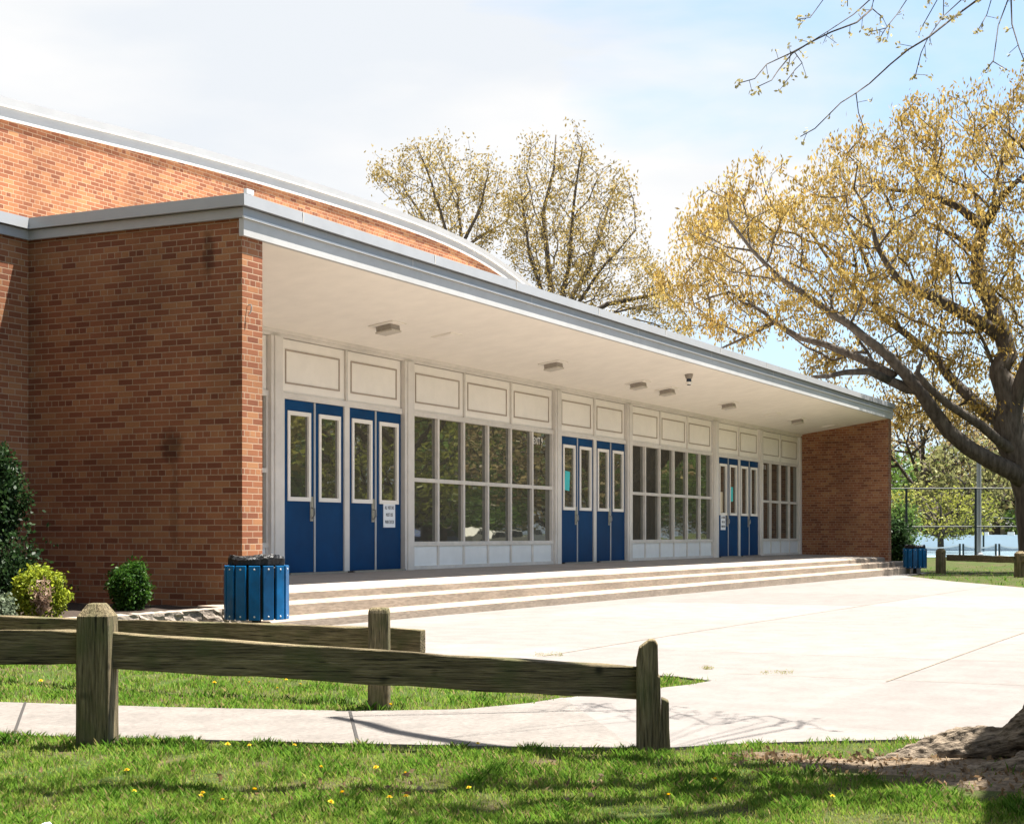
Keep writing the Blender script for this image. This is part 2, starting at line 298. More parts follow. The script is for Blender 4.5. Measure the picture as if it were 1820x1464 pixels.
farw = [P2(-420, 1243), P2(0, 1248), P2(300, 1257), P2(640, 1264), P2(820, 1261), P2(940, 1250)]
sidewalk = near[:6] + [P2(1000, 1240)] + farw[::-1]
plaza = [P2(1000, 1240)] + near[5:] + [(8.6, .4), (9.8, -2.5), (12, -14), (26, -14), (26, .9), (31.7, 4.6), (36, 6.9), (40.6, 8.9), (44.8, 9.15), (44.8, 9.6), (13.3, 9.6), (13.3, 9.35)] + topedge[::-1] + tip[1:-1]
def sub(poly): return [(Vector(p)) for p in poly]
tag(grid_poly('plaza', plaza, 0, M_CONC, gz), kind='structure')
tag(grid_poly('sidewalk', sidewalk, .004, M_WALK, gz), kind='structure')
def inside(poly, X, Y):
    c = np.zeros(len(X), bool); n = len(poly)
    for i in range(n):
        x1, y1 = poly[i]; x2, y2 = poly[i - 1]
        k = ((y1 > Y) != (y2 > Y)) & (X < (x2 - x1) * (Y - y1) / ((y2 - y1) if y2 != y1 else 1e-9) + x1); c ^= k
    return c
jm = MB()
def joint(a, b, w):
    a, b = Vector(a), Vector(b); n = (b - a).normalized().orthogonal() * w / 2; k = max(1, int((b - a).length / 2))
    for i in range(k):
        p, q = a.lerp(b, i / k), a.lerp(b, (i + 1) / k)
        v = [p - n, q - n, q + n, p + n]; jm.add([(c.x, c.y, gz(c.x) + .004) for c in v], [(0, 1, 2, 3)])
for y in (5.45, 2.45): joint((10.6 if y < 3 else 11.6, y), (33 if y > 3 else 27.5, y), .014)
for x, y0, y1 in ((12.7, -13, 9.3), (10.75, -2.5, 3.6), (17.4, -12, 9.3), (22.1, -12, 9.3), (26.8, 1.5, 9.3), (31.5, 4.7, 9.3), (36.2, 7.1, 9.3)): joint((x, y0), (x, y1), .010)
tag(jm.build('plaza_joints', M_JOINT), kind='structure')
jm = MB()
for px, y0, y1 in ((45, 1249.5, 1306), (622, 1265, 1320)):
    joint(P2(px, y0), P2(px - 20 if px < 100 else px + 14, y1), .016)
for v in range(len(jm.v)): jm.v[v] = (jm.v[v][0], jm.v[v][1], jm.v[v][2] + .004)
tag(jm.build('sidewalk_joints', M_DARK), kind='structure')

# ---------------------------------------------------------------- the school
YF = 12.62; YW = 10.10; XL0, XL1, XR0, XR1 = 13.93, 14.30, 43.93, 44.27; YWING = 13.1
school = empty('school_building', (XL0, YW, 0), label='red brick school with white covered entrance, blue doors and arched auditorium roof', cat='school')
def part(name, mb, mt, parent=None, **k): return mb.build(name, mt, parent or school, **k)
m = MB(); m.box(XL0, XL1, YW, YF + .6, -.3, 4.40); side = part('brick_wall', m, M_BRICK_SHADED); side.data.materials.append(M_BRICK); side.data.polygons[2].material_index = 1  # sunlit end face gets the lighter copy of the brick
m = MB(); m.box(XR0, XR1, YW, 20, -.3, 4.40); part('brick_wall', m, M_BRICK)
m = MB(); m.box(-4, XL0 - .002, YWING, YWING + .3, -.3, 4.40); part('brick_wall', m, M_BRICK)
# auditorium behind, with an arched top
arch = [(-6, 5.2), (2, 6.1), (8, 6.65), (13, 7.02), (18.01, 7.24), (19.62, 7.33), (21.24, 7.44), (23.18, 7.54), (25.03, 7.6), (26.17, 7.62), (27.83, 7.66), (29.32, 7.68), (30.93, 7.67), (32.19, 7.63), (33.95, 7.54), (35.04, 7.33), (36.3, 7.06), (38.5, 6.52), (42, 5.5), (46, 4.2)]
def arch_s(n=90):
    xs = np.linspace(arch[0][0], arch[-1][0], n); c = np.interp(xs, [a[0] for a in arch], [a[1] for a in arch])
    for _ in range(10): c[1:-1] = (c[:-2] + 2 * c[1:-1] + c[2:]) / 4
    return list(zip(xs, c))
AR = arch_s()
m = MB(); m.prism([(AR[0][0], 0)] + [(AR[-1][0], 0)] + AR[::-1], 17.5, 17.8, 'y'); part('auditorium_wall', m, M_BRICK)
m = MB(); m.prism([(x, z + .30) for x, z in AR] + [(x, z - .05) for x, z in AR[::-1]], 17.81, 46, 'y'); part('auditorium_roof', m, M_METAL)
def band(o, a, b): 
    mm = MB(); mm.prism([(x, z + a) for x, z in AR] + [(x, z + b) for x, z in AR[::-1]], 17.5 - o, 17.81, 'y'); return mm
part('arched_coping', band(.05, .20, .325), M_METAL); part('arched_coping', band(.025, .025, .175), M_METAL)
mm = band(.062, .178, .198); part('drip_edge', mm, M_BRIGHT); part('drip_edge', band(.035, -.012, .022), M_BRIGHT)
# flat roof coping swept round the front block
path = [Vector((-4, YWING)), Vector((XL0, YWING)), Vector((XL0, YW)), Vector((XR1, YW)), Vector((XR1, 20))]
def sweep(prof):
    mb = MB(); n = len(prof)
    for i, p in enumerate(path):
        d0 = (p - path[i - 1]).normalized() if i else (path[1] - p).normalized()
        d1 = (path[i + 1] - p).normalized() if i < len(path) - 1 else d0
        o0, o1 = Vector((d0.y, -d0.x)), Vector((d1.y, -d1.x)); b = (o0 + o1); b = b / b.dot(o0)
        mb.v += [(p.x + b.x * u, p.y + b.y * u, z) for u, z in prof]
    for i in range(len(path) - 1):
        for k in range(n): a = i * n + k; c = i * n + (k + 1) % n; mb.f.append((a, c, c + n, a + n))
    mb.f += [tuple(range(n))[::-1], tuple(range((len(path) - 1) * n, len(path) * n))]
    return mb
cop = part('roof_coping', sweep([(-.35, 4.478), (.095, 4.478), (.085, 4.605), (-.35, 4.63)]), M_METAL)
part('roof_coping', sweep([(-.32, 4.362), (.045, 4.362), (.045, 4.470), (-.32, 4.470)]), M_METAL)
for x in (14.95, 18.0, 20.4, 23.4, 26.4, 29.4, 32.4, 35.4, 38.4, 41.4): box('seam', M_FRAME, school, x, x + .012, YW - .0965, YW - .08, 4.482, 4.60)
for x in (17.5, 21.0, 25.2, 29.0, 33, 37, 41): box('seam', M_FRAME, school, x, x + .012, YW - .0475, YW - .04, 4.374, 4.468)
box('drip_edge', M_BRIGHT, school, XL0 - .06, XR1 + .06, YW - .068, YW - .046, 4.352, 4.374)
m = MB(); m.prism([(YW - .042, 4.170), (YW - .042, 4.360), (YW + .02, 4.360), (YW + .02, 4.170)], XL0 - .03, XR1 + .03, 'x'); part('fascia', m, M_WHITE)
m = MB(); m.prism([(YW + .021, 4.171), (YW + .021, 4.35), (YF + .1, 4.35), (YF + .1, 3.79), (YF, 3.79)], XL1 - .002, XR0 + .002, 'x'); part('soffit', m, M_SOFF)
box('roof', M_FRAME, school, XL0 + .2, XR1 - .2, YW + .3, 17.49, 4.41, 4.55)
box('roof', M_FRAME, school, -4, XL0 + .19, YWING + .31, 17.49, 4.41, 4.55)
m = MB(); m.box(XL0 + .0, XL0 + .13, YW - .06, YW - .02, 4.622, 4.675); part('roof_vent', m, M_BRIGHT)
m = MB(); m.tube([(14.02, 10.095, 3.44), (14.03, 10.06, 3.45), (14.035, 10.055, 3.42), (14.03, 10.06, 3.37), (14.02, 10.08, 3.34)], .007, 6); part('wall_hook', m, M_STEEL)
# porch floor and steps
m = MB(); m.prism([(YF + .3, -.2), (YF + .3, .432), (10.25, .352), (10.22, .34), (10.22, -.2)], XL1, XR0, 'x'); part('porch_floor', m, M_FLOOR)
def step(y, z, x0, x1):
    m = MB(); m.prism([(10.3, -.3), (10.3, z), (y + .03, z - .004), (y, z - .02), (y, -.3)], x0, x1, 'x'); return part('step', m, M_STEP)
step(10.19, .340, XL1 + .001, XR0 - .001)
step(9.80, .237, 13.42, 44.55); step(9.35, .104, 13.40, 44.58)
m = MB(); m.box(44.58, 44.95, 9.9, 10.4, -.3, .22); part('step_cheek', m, M_STONE, bevel=.02)

# --- the glazed front
def transom(x0, x1, parent=school):
    p = box('transom_panel', M_PANEL, parent, x0 + .012, x1 - .012, YF, YF + .05, 2.955, 3.70)
    w, h = x1 - x0, .75; a, b, c, d = x0 + .08 * w, x1 - .085 * w, 2.955 + .17 * h, 3.70 - .185 * h; s = .022
    m = MB(); m.box(a, b, YF - .012, YF + .01, c, c + s); m.box(a, b, YF - .012, YF + .01, d - s, d)
    m.box(a, a + s, YF - .012, YF + .01, c + s, d - s); m.box(b - s, b, YF - .012, YF + .01, c + s, d - s)
    m.build('moulding', M_MOULD, p)
def pane(parent, x0, x1, z0, z1, y, tilt=.004):
    m = MB(); a, b = random.uniform(-tilt, tilt), random.uniform(-tilt, tilt) * .6
    m.add([(x0, y - a, z0 - 0), (x1, y + a, z0), (x1, y + a + b, z1), (x0, y - a + b, z1), (x0, y + .03, z0), (x1, y + .03, z0), (x1, y + .03, z1), (x0, y + .03, z1)],
          [(0, 1, 2, 3), (7, 6, 5, 4), (0, 4, 5, 1), (1, 5, 6, 2), (2, 6, 7, 3), (3, 7, 4, 0)])
    return m.build('pane', M_GLASS, parent)
WIN = []
def window(x0, x1, n):
    mod = (x1 - x0 + .085) / n; fr = MB(); xs = [x0 + i * mod for i in range(n)]
    for z0, z1, o in ((2.872, 2.952, .03), (1.823, 1.885, .025), (.80, .866, .03), (.418, .478, .035)): fr.box(x0 - .03, x1 + .03, YF - o, YF + .06, z0, z1)
    for i in range(1, n):
        a = xs[i] - .085
        for z0, z1 in ((.4785, .7995), (.8665, 1.8225), (1.8855, 2.8715)): fr.box(a + .012, a + .073, YF - .022, YF + .05, z0, z1)
    for z0, z1 in ((.4785, .7995), (.8665, 1.8225), (1.8855, 2.8715)):
        fr.box(x0 - .03, x0 + .012, YF - .022, YF + .05, z0, z1); fr.box(x1 - .012, x1 + .03, YF - .022, YF + .05, z0, z1)
    w = fr.build('window', M_FRAME, school); WIN.append(w)
    for i in range(n):
        a, b = xs[i] - .014, xs[i] + mod - .085 + .014
        pane(w, a, b, .865, 1.8235, YF + .03); pane(w, a, b, 1.884, 2.873, YF + .03)
        box('spandrel_panel', M_SPAN, w, a, b, YF - .004, YF + .05, .477, .801)
    for i in range(n // 2): transom(x0 - .03 + 2 * i * (x1 - x0 + .06) / n, x0 - .03 + 2 * (i + 1) * (x1 - x0 + .06) / n)
    mm = MB()
    for i in range(1, n // 2): c = x0 - .03 + 2 * i * (x1 - x0 + .06) / n; mm.box(c - .022, c + .022, YF - .03, YF + .05, 2.953, 3.708)
    if n > 2: mm.build('panel_mullion', M_FRAME, school)
DOORS = []
def doors(s):
    lw = .7425; e = s + 4 * lw + .24
    fr = MB(); fr.box(s - .09, e + .02, YF - .03, YF + .06, 2.868, 2.952)
    fr.box(s - .10, s - .006, YF - .03, YF + .06, .425, 2.8675); fr.box(s + 2 * lw + .05, s + 2 * lw + .19, YF - .035, YF + .06, .425, 2.8675)
    f = fr.build('door_frame', M_POST, school)
    mid = s + 2 * lw + .12; mm = MB(); mm.box(mid - .03, mid + .03, YF - .03, YF + .05, 2.953, 3.708); mm.build('panel_mullion', M_FRAME, school)
    transom(s - .09, mid - .018); transom(mid + .018, e + .02)
    x = s
    for k in range(4):
        a, b = x, x + lw
        wx0, wx1, wz0, wz1 = a + .125 * lw, b - .125 * lw, 1.46, 2.70
        # the leaf is one mesh with the light cut out of it
        lf = MB()
        lf.box(a, b, YF - .012, YF + .035, .445, wz0); lf.box(a, b, YF - .012, YF + .035, wz1, 2.862)
        lf.box(a, wx0, YF - .012, YF + .035, wz0 + .0005, wz1 - .0005); lf.box(wx1, b, YF - .012, YF + .035, wz0 + .0005, wz1 - .0005)
        d = lf.build('door', M_BLUE, school); DOORS.append((d, a, b))
        g = .048; wf = MB(); y0, y1 = YF - .028, YF + .02
        wf.box(wx0 - .01, wx1 + .01, y0, y1, wz0 - .01, wz0 + g); wf.box(wx0 - .01, wx1 + .01, y0, y1, wz1 - g, wz1 + .01)
        wf.box(wx0 - .01, wx0 + g, y0, y1, wz0 + g + .0005, wz1 - g - .0005); wf.box(wx1 - g, wx1 + .01, y0, y1, wz0 + g + .0005, wz1 - g - .0005)
        wf.build('window_frame', M_PANEL, d); pane(d, wx0 + .03, wx1 - .03, wz0 + .03, wz1 - .03, YF + .004, .003)
        if k % 2 == 0:
            h = MB(); h.box(b - .095, b - .015, YF - .02, YF - .011, 1.17, 1.52)
            h.tube([(b - .055, YF - .018, 1.36), (b - .055, YF - .07, 1.35), (b - .055, YF - .075, 1.27), (b - .055, YF - .018, 1.20)], .012, 6); h.build('handle', M_STEEL, d)
            st = MB(); st.box(b + .004, b + .041, YF - .022, YF + .03, .445, 2.862); st.build('meeting_strip', M_WHITE, d)
        x = b + (.045 if k % 2 == 0 else .15)
    th = MB(); th.box(s - .02, e + .02, YF - .09, YF + .04, .40, .442); th.build('threshold', M_DARK, school)
    th = MB()
    for i in range(2): th.box(s + i * (2 * lw + .19) + .02, s + i * (2 * lw + .19) + 2 * lw, YF - .12, YF - .0905, .40, .445)
    th.build('threshold_plate', M_STEEL, school)
    return e
for s in (18.36, 27.63, 36.83): doors(s)
window(14.42, 17.94, 4); window(21.93, 27.22, 6); window(31.18, 36.36, 6); window(40.34, 43.74, 4)
for a, b in ((17.97, 18.25), (21.60, 21.895), (27.25, 27.53), (30.86, 31.14), (36.39, 36.72), (40.03, 40.30), (43.775, 43.928)):
    m = MB(); m.box(a, b, YF - .075, YF + .08, .40, 3.708); m.box(a + .07, b - .07, YF - .092, YF - .0755, .40, 3.708) if b - a > .2 else None
    part('post', m, M_POST)
m = MB(); m.box(XL1 + .001, XR0 - .001, YF - .05, YF + .1, 3.709, 3.80); m.box(XL1 + .001, XR0 - .001, YF - .085, YF - .0505, 3.752, 3.81); part('head_rail', m, M_POST)
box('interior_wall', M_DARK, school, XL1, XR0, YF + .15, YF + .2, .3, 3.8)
# lettering and papers
def text(name, s, x, y, z, size, mt, parent=None, align='LEFT', th=.0012, narrow=1.0):
    c = bpy.data.curves.new(name, 'FONT'); c.body = s; c.size = size; c.extrude = th; c.align_x = align; c.space_line = 1.15
    o = bpy.data.objects.new(name, c); COL.objects.link(o); dg = bpy.context.evaluated_depsgraph_get(); dg.update()
    me = bpy.data.meshes.new_from_object(o.evaluated_get(dg)); bpy.data.objects.remove(o)
    me.materials.append(mt) if not me.materials else me.materials.__setitem__(0, mt)
    me.transform(Matrix.Translation((x, y, z)) @ Matrix.Rotation(R(90), 4, 'X') @ Matrix.Diagonal((narrow, 1, 1, 1)))
    return finish(name, me, parent, uv=False)
M_LETTER = mat('white_vinyl', (.82, .79, .74), .6); M_PAPER = mat('white_paper', (.82, .84, .86), .7, .03, 9); M_INK = mat('print_ink', (.10, .10, .10), .8)
M_TURQ = mat('turquoise_paper', (.07, .55, .56), .7, .05, 9); M_BUFF = mat('buff_strip', (.60, .50, .36), .7)
tag(text('exit_lettering', 'EXIT 9', 26.455, YF + .012, 2.655, .18, M_LETTER, narrow=.80), 'white EXIT 9 lettering stuck inside window right of first doors', 'lettering')
tag(text('exit_lettering', 'EXIT 11', 40.36, YF + .012, 2.70, .17, M_LETTER, narrow=.8), 'white EXIT 11 lettering stuck at top of last window before end wall', 'lettering')
def notice(px, leaf, label):
    d, a, b = DOORS[leaf]; c = (a + b) / 2 + (.01 if leaf == 3 else .0); e = empty('door_notice', (c, YF - .02, 1.12), label=label, cat='notice')
    m = MB(); m.box(c - .175, c + .175, YF - .021, YF - .0125, 1.09, 1.46); m.build('paper_sheet', M_PAPER, e)
    for i, s in enumerate(('ALL VISITORS', 'MUST USE', 'MAIN DOOR')): text('printed_line', s, c, YF - .0225, 1.37 - i * .11, .075, M_INK, e, 'CENTER', narrow=.62)
notice(0, 3, 'white printed notice taped below window of fourth blue door from left')
notice(0, 8, 'white printed notice on first door of farthest blue door group')
def paper(leaf, u, z0, z1, w, mt, label, rot=0, mtl=None):
    d, a, b = DOORS[leaf]; c = a + (b - a) * u; m = MB(); Mx = Matrix.Translation((c, YF - .004, (z0 + z1) / 2)) @ Matrix.Rotation(rot, 4, 'Y')
    h = (z1 - z0) / 2; m.box(-w / 2, w / 2, -.002, .002, -h, h, Mx); tag(m.build('paper_note', mt), label, 'paper note')
paper(4, .42, 1.83, 2.20, .22, M_TURQ, 'turquoise paper stuck on glass of first middle blue door', R(5))
paper(9, .38, 1.80, 2.16, .2, M_TURQ, 'turquoise paper on second door of farthest blue door group')
paper(8, .36, 1.52, 2.02, .2, M_BUFF, 'buff strip inside first door glass of farthest blue door group')  # plain buff rectangle over the door glass

# ceiling fixtures hanging from the sloping soffit
SLOPE = math.atan2(4.171 - 3.79, YW + .021 - YF)
def soff(x, y): return Vector((x, y, 3.79 + (4.171 - 3.79) * (YF - y) / (YF - YW - .021)))
M_LENS = mat('frosted_lens', (.55, .5, .43), .4, .1, 30, spec=.5); M_LAMPM = mat('fixture_metal', (.33, .29, .25), .6, .15, 20)
LX = [(19.39, 'nearest'), (24.98, 'second from brick pier'), (28.94, 'third from brick pier'), (30.53, 'fourth from brick pier, beside the camera'), (34.46, 'fifth from brick pier'), (40.0, 'farthest from brick pier')]
lamp = None
for x, w in LX:
    lab = 'square white soffit light with boxy lens, %s' % w
    if lamp is None:
        lamp = empty('ceiling_light', soff(x, 11.55), label=lab, cat='ceiling light', group='soffit lights over the entrance')
        a = MB(); a.box(-.2, .2, -.2, .2, -.022, -.001); local('mounting_plate', a, M_PANEL, lamp, bevel=.006)
        a = MB(); a.box(-.125, .125, -.125, .125, -.095, -.0225); local('housing', a, M_LAMPM, lamp, bevel=.006)
        a = MB(); a.box(-.14, .14, -.14, .14, -.125, -.0955); local('lens', a, M_LENS, lamp, bevel=.012)
        lamp.rotation_euler = (SLOPE, 0, 0); lamp.rotation_euler = (math.atan2(3.79 - 4.171, YF - YW), 0, 0)
    else:
        o = copy_tree(lamp); o.location = soff(x, 11.55); o['label'] = lab
for x, y, w in ((20.95, 11.45, 'nearest the brick pier'), (37.98, 11.59, 'over the farthest doors'), (42.96, 11.48, 'beside the far brick wall')):
    a = MB(); a.box(-.17, .17, -.17, .17, -.02, -.001); a.box(-.14, .14, -.14, .14, -.026, -.0205); o = a.build('access_panel', M_PANEL); o.location = soff(x, y); o.rotation_euler = lamp.rotation_euler
    tag(o, 'flat square cover plate on white soffit, %s' % w, 'cover plate', 'flat plates on the soffit')
cm = empty('security_camera', soff(29.23, 10.6), label='small dark dome camera hanging under the white soffit', cat='camera')
a = MB(); a.lathe([(.085, -.0), (.075, -.045), (.06, -.09)], 14); local('mount', a, M_LAMPM, cm)
a = MB(); a.lathe([(.045, -.0905), (.05, -.12), (.05, -.19), (.03, -.215)], 14); local('dome', a, mat('dark_blue_plastic', (.01, .025, .06), .25, spec=.6), cm, smooth=True)
a = MB(); a.lathe([(.062, -.15), (.066, -.17), (.062, -.2)], 14); local('collar', a, M_PANEL, cm)

# ---------------------------------------------------------------- litter bins
def make_bin(lab):
    b = empty('litter_bin', (0, 0, 0), label=lab, cat='litter bin', group='blue slatted litter bins')
    n = 14; rr = .30
    a = MB(); a.lathe([(.17, 0), (.17, .02), (.05, .03), (.045, .17)], 14); local('pedestal', a, M_DARK, b)
    a = MB(); a.lathe([(.265, .17), (.27, .19), (.27, .67), (.255, .68)], 28); local('liner', a, M_BLACK, b)
    for k in range(n):
        th = 2 * math.pi * k / n + .1; Mx = Matrix.Rotation(th, 4, 'Z') @ Matrix.Translation((rr, 0, 0))
        a = MB(); a.box(-.012, .012, -.055, .055, .165, .69, Mx); s = local('slat', a, M_BINB, b, bevel=.006)
        a = MB()
        for z in (.20, .655): a.lathe([(.009, 0), (.006, .006)], 8)
        o = MB()
        for z in (.20, .655):
            for q in range(8):
                pass
            Mz = Mx @ Matrix.Translation((.012, 0, z)) @ Matrix.Rotation(R(90), 4, 'Y'); t = MB(); t.lathe([(.010, 0), (.007, .006)], 8); o.add([Mz @ Vector(p) for p in t.v], t.f)
        bo = o.build('bolt', M_RUST); bo.parent = s
    # bag folded over the rim, crumpled
    a = MB(); prof = [(.25, .675), (.272, .70), (.276, .755), (.255, .785), (.21, .775), (.19, .72), (.18, .60)]; nn = 56
    for i, (r_, z) in enumerate(prof):
        for k in range(nn):
            t = 2 * math.pi * k / nn; w = math.sin(t * 9 + i) * .008 + random.uniform(-.008, .008); a.v.append(((r_ + w) * math.cos(t), (r_ + w) * math.sin(t), z + random.uniform(-.007, .007) + (.012 * math.sin(3 * t + 1) if i in (2, 3) else 0)))
    for i in range(len(prof) - 1):
        for k in range(nn): p = i * nn + k; q = i * nn + (k + 1) % nn; a.f.append((p, q, q + nn, p + nn))
    local('bin_bag', a, M_BLACK, b)
    a = MB(); a.lathe([(.0, .60), (.2, .605)], 20); local('bag_bottom', a, M_BLACK, b)
    return b
b1 = make_bin('blue slatted litter bin with black bag beside the entrance steps'); b1.location = (*atD(456, 0, 15.55)[:2], -.01)
b2 = copy_tree(b1); b2.location = (*atD(1626, 0, 42.6)[:2], -.09); b2['label'] = 'distant blue slatted litter bin beyond the far brick wall'; b2.rotation_euler = (0, 0, .6)

# ---------------------------------------------------------------- wooden fences
def rail(a, b, h0, h1, th, jit=.006):                   # top-edge end points
    a, b = Vector(a), Vector(b); d = (b - a); n = Vector((-d.y, d.x, 0)).normalized() * th / 2; mb = MB(); k = 14
    for i in range(k + 1):
        t = i / k; c = a.lerp(b, t); h = h0 + (h1 - h0) * t; j = lambda: random.uniform(-jit, jit)
        mb.v += [tuple(c - n + Vector((0, 0, j() - h))), tuple(c - n * .94 + Vector((0, 0, j()))), tuple(c + n * .94 + Vector((0, 0, j()))), tuple(c + n + Vector((0, 0, j() - h)))]
    for i in range(k):
        for q in range(4): p = i * 4 + q; r_ = i * 4 + (q + 1) % 4; mb.f.append((p, r_, r_ + 4, p + 4))
    mb.f += [(3, 2, 1, 0), (k * 4, k * 4 + 1, k * 4 + 2, k * 4 + 3)]
    return mb
def woodpost(c, w, dp, z, ang, top='chamfer', extra=None):
    Mx = Matrix.Translation((c[0], c[1], 0)) @ Matrix.Rotation(ang, 4, 'Z'); mb = MB(); hw, hd = w / 2, dp / 2
    rings = [(-.05, 1.03, 1.03), (.12, 1.0, 1.0), (z * .55, 1.0, .99), (z - .10, .98, .98), (z - .06, .96, .96), (z - .006, .50, .52), (z, .42, .44)]
    if top == 'flat': rings = rings[:4] + [(z - .03, .97, .97), (z - .006, .9, .9), (z, .78, .78)]
    for zz, a, b in rings:
        mb.v += [(-hw * a, -hd * b, zz), (-hw * .55 * a, -hd * 1.04 * b, zz), (hw * .55 * a, -hd * 1.04 * b, zz), (hw * a, -hd * b, zz), (hw * a, hd * b, zz), (-hw * a, hd * b, zz)]
    n = 6
    for i in range(len(rings) - 1):
        for k in range(n): p = i * n + k; q = i * n + (k + 1) % n; mb.f.append((p, q, q + n, p + n))
    mb.f += [tuple(range(n))[::-1], tuple(range((len(rings) - 1) * n, len(rings) * n))]
    if top == 'broken':
        mb = MB(); mb.prism([(-hw, -.05), (-hw, z - .10), (-hw * .82, z - .035), (-hw * .2, z), (hw * .12, z), (hw * .3, z - .02), (hw * .34, z - .16), (hw * .45, z - .17), (hw * .5, z * .36), (hw * .62, -.05)], -hd, hd, 'y')
        mb.prism([(hw * .625, -.05), (hw * .52, .05), (hw * .52, .24), (hw * .7, .235), (hw * .98, .225), (hw * 1.0, .1), (hw * 1.12, -.05)], -hd * .75, hd * .8, 'y')
    mb.v = [tuple(Mx @ Vector(p)) for p in mb.v]; return mb
fb = None; FA = math.atan2(RT[1], RT[0])                           # across the view
p1, p2 = atZ(173, 1322), atZ(1160, 1332); dv = (p2 - p1); p0 = p1 - dv * .62
fa = empty('wooden_fence', p1, label='weathered post and rail fence standing in the foreground grass', cat='fence')
fang = math.atan2(dv.y, dv.x)
def fpart(name, mb, parent, bevel=.006): return mb.build(name, (M_RAIL if parent is not fb else M_RAILB) if name == 'rail' else M_WOOD, parent, bevel)
fpart('post', woodpost(p1, .156, .15, .662, fang), fa, .005); fpart('post', woodpost(p2, .15, .11, .505, fang, 'broken'), fa, .006)
def onray(px, y, a, b):                                 # where the sight line through px meets the fence line a-b, at picture height y
    r = ray(px); A = np.array([[r[0], a.x - b.x], [r[1], a.y - b.y]]); d, t = np.linalg.solve(A, [a.x, a.y]); return Vector((r[0] * d, r[1] * d, HC - (y - HZ) * d / F))
q = lambda px, y: onray(px, y, p1, p2)
off = Vector((FW[0], FW[1], 0)) * .02
fpart('rail', rail(q(-330, 1119) + off, q(150, 1120.5) + off, .163, .16, .06), fa); fpart('rail', rail(q(196, 1124) + off, q(1140, 1185) + off, .166, .152, .06), fa)
fpart('post', woodpost(q(-345, 1322), .156, .15, .65, fang), fa, .005)
p3 = atZ(675, 1258); e0, e1 = atD(-60, 1092, 10.9), atD(752, 1117, 9.1); fdir = e1 - e0
fb = empty('wooden_fence', p3, label='second weathered rail fence behind, ending past its post near the steps', cat='fence')
fpart('post', woodpost(p3 - off * 2, .118, .13, .572, math.atan2(fdir.y, fdir.x) + .5, 'flat'), fb, .01)
fpart('rail', rail(e0, e1, .115, .135, .06), fb); pz = e0 + fdir * .02; fpart('post', woodpost((pz.x, pz.y), .13, .13, .56, 0, 'chamfer'), fb, .01)
w1, w2 = atZ(1672, 1018, -.08), atZ(1813, 1025, -.08)
fc = empty('wooden_fence', w1, label='far low rail fence beyond the plaza near the oak', cat='fence'); wd = w2 - w1; wa = math.atan2(wd.y, wd.x)
for c, px, y in ((w1, 1672, 974), (w2, 1813, 979)):
    d = c.x * FW[0] + c.y * FW[1]; pm = woodpost(c, .22 if px < 1700 else .24, .2, HC - (y - HZ) * d / F + .08, wa); pm.v = [(a, b, z - .08) for a, b, z in pm.v]; fpart('post', pm, fc)
dd = [c.x * FW[0] + c.y * FW[1] for c in (w1, w2)]
fpart('rail', rail(atD(1684, 985, dd[0]), atD(1803, 988, dd[1]), .17, .17, .08), fc)
w3 = w2 + wd * 1.02; fpart('post', woodpost(w3, .22, .2, .6, wa), fc); fpart('rail', rail((w2.x, w2.y, .46), (w3.x, w3.y, .46), .17, .17, .08), fc)

# ---------------------------------------------------------------- retaining wall and planting bed
rw = empty('retaining_wall', (13.3, 9.6, 0), label='low wall of rough stone blocks edging the planting bed', cat='wall')
x = 13.36; k = 0
for row in range(2):
    x = 13.36 - row * .13
    while x > 5:
        w = random.uniform(.26, .36); bm = bmesh.new(); bmesh.ops.create_cube(bm, size=1)
        bmesh.ops.subdivide_edges(bm, edges=bm.edges[:], cuts=3, use_grid_fill=True)
        for v in bm.verts:
            n = Vector(v.co); v.co = Vector((v.co.x * (w - .012), v.co.y * .22, v.co.z * .118)) + Vector((random.uniform(-.008, .008), random.uniform(-.012, .012) if n.y < -.4 else 0, random.uniform(-.004, .004)))
            v.co += Vector((x - w / 2, 9.72 + row * .01, .06 + row * .121))
        me = bpy.data.meshes.new('stone_block'); bm.to_mesh(me); bm.free(); me.materials.append(M_STONE)
        if row == 1 or x > 10: finish('stone_block', me, rw)
        x -= w; k += 1
m = MB(); gx = np.linspace(4.5, 13.92, 40); gy = np.linspace(9.82, 13.09, 16)
m.v = [(a, b, .20 + random.uniform(-.012, .018)) for b in gy for a in gx]; m.f = [(j * 40 + i, j * 40 + i + 1, (j + 1) * 40 + i + 1, (j + 1) * 40 + i) for j in range(15) for i in range(39)]
tag(m.build('mulch_bed', M_MULCH), kind='structure')

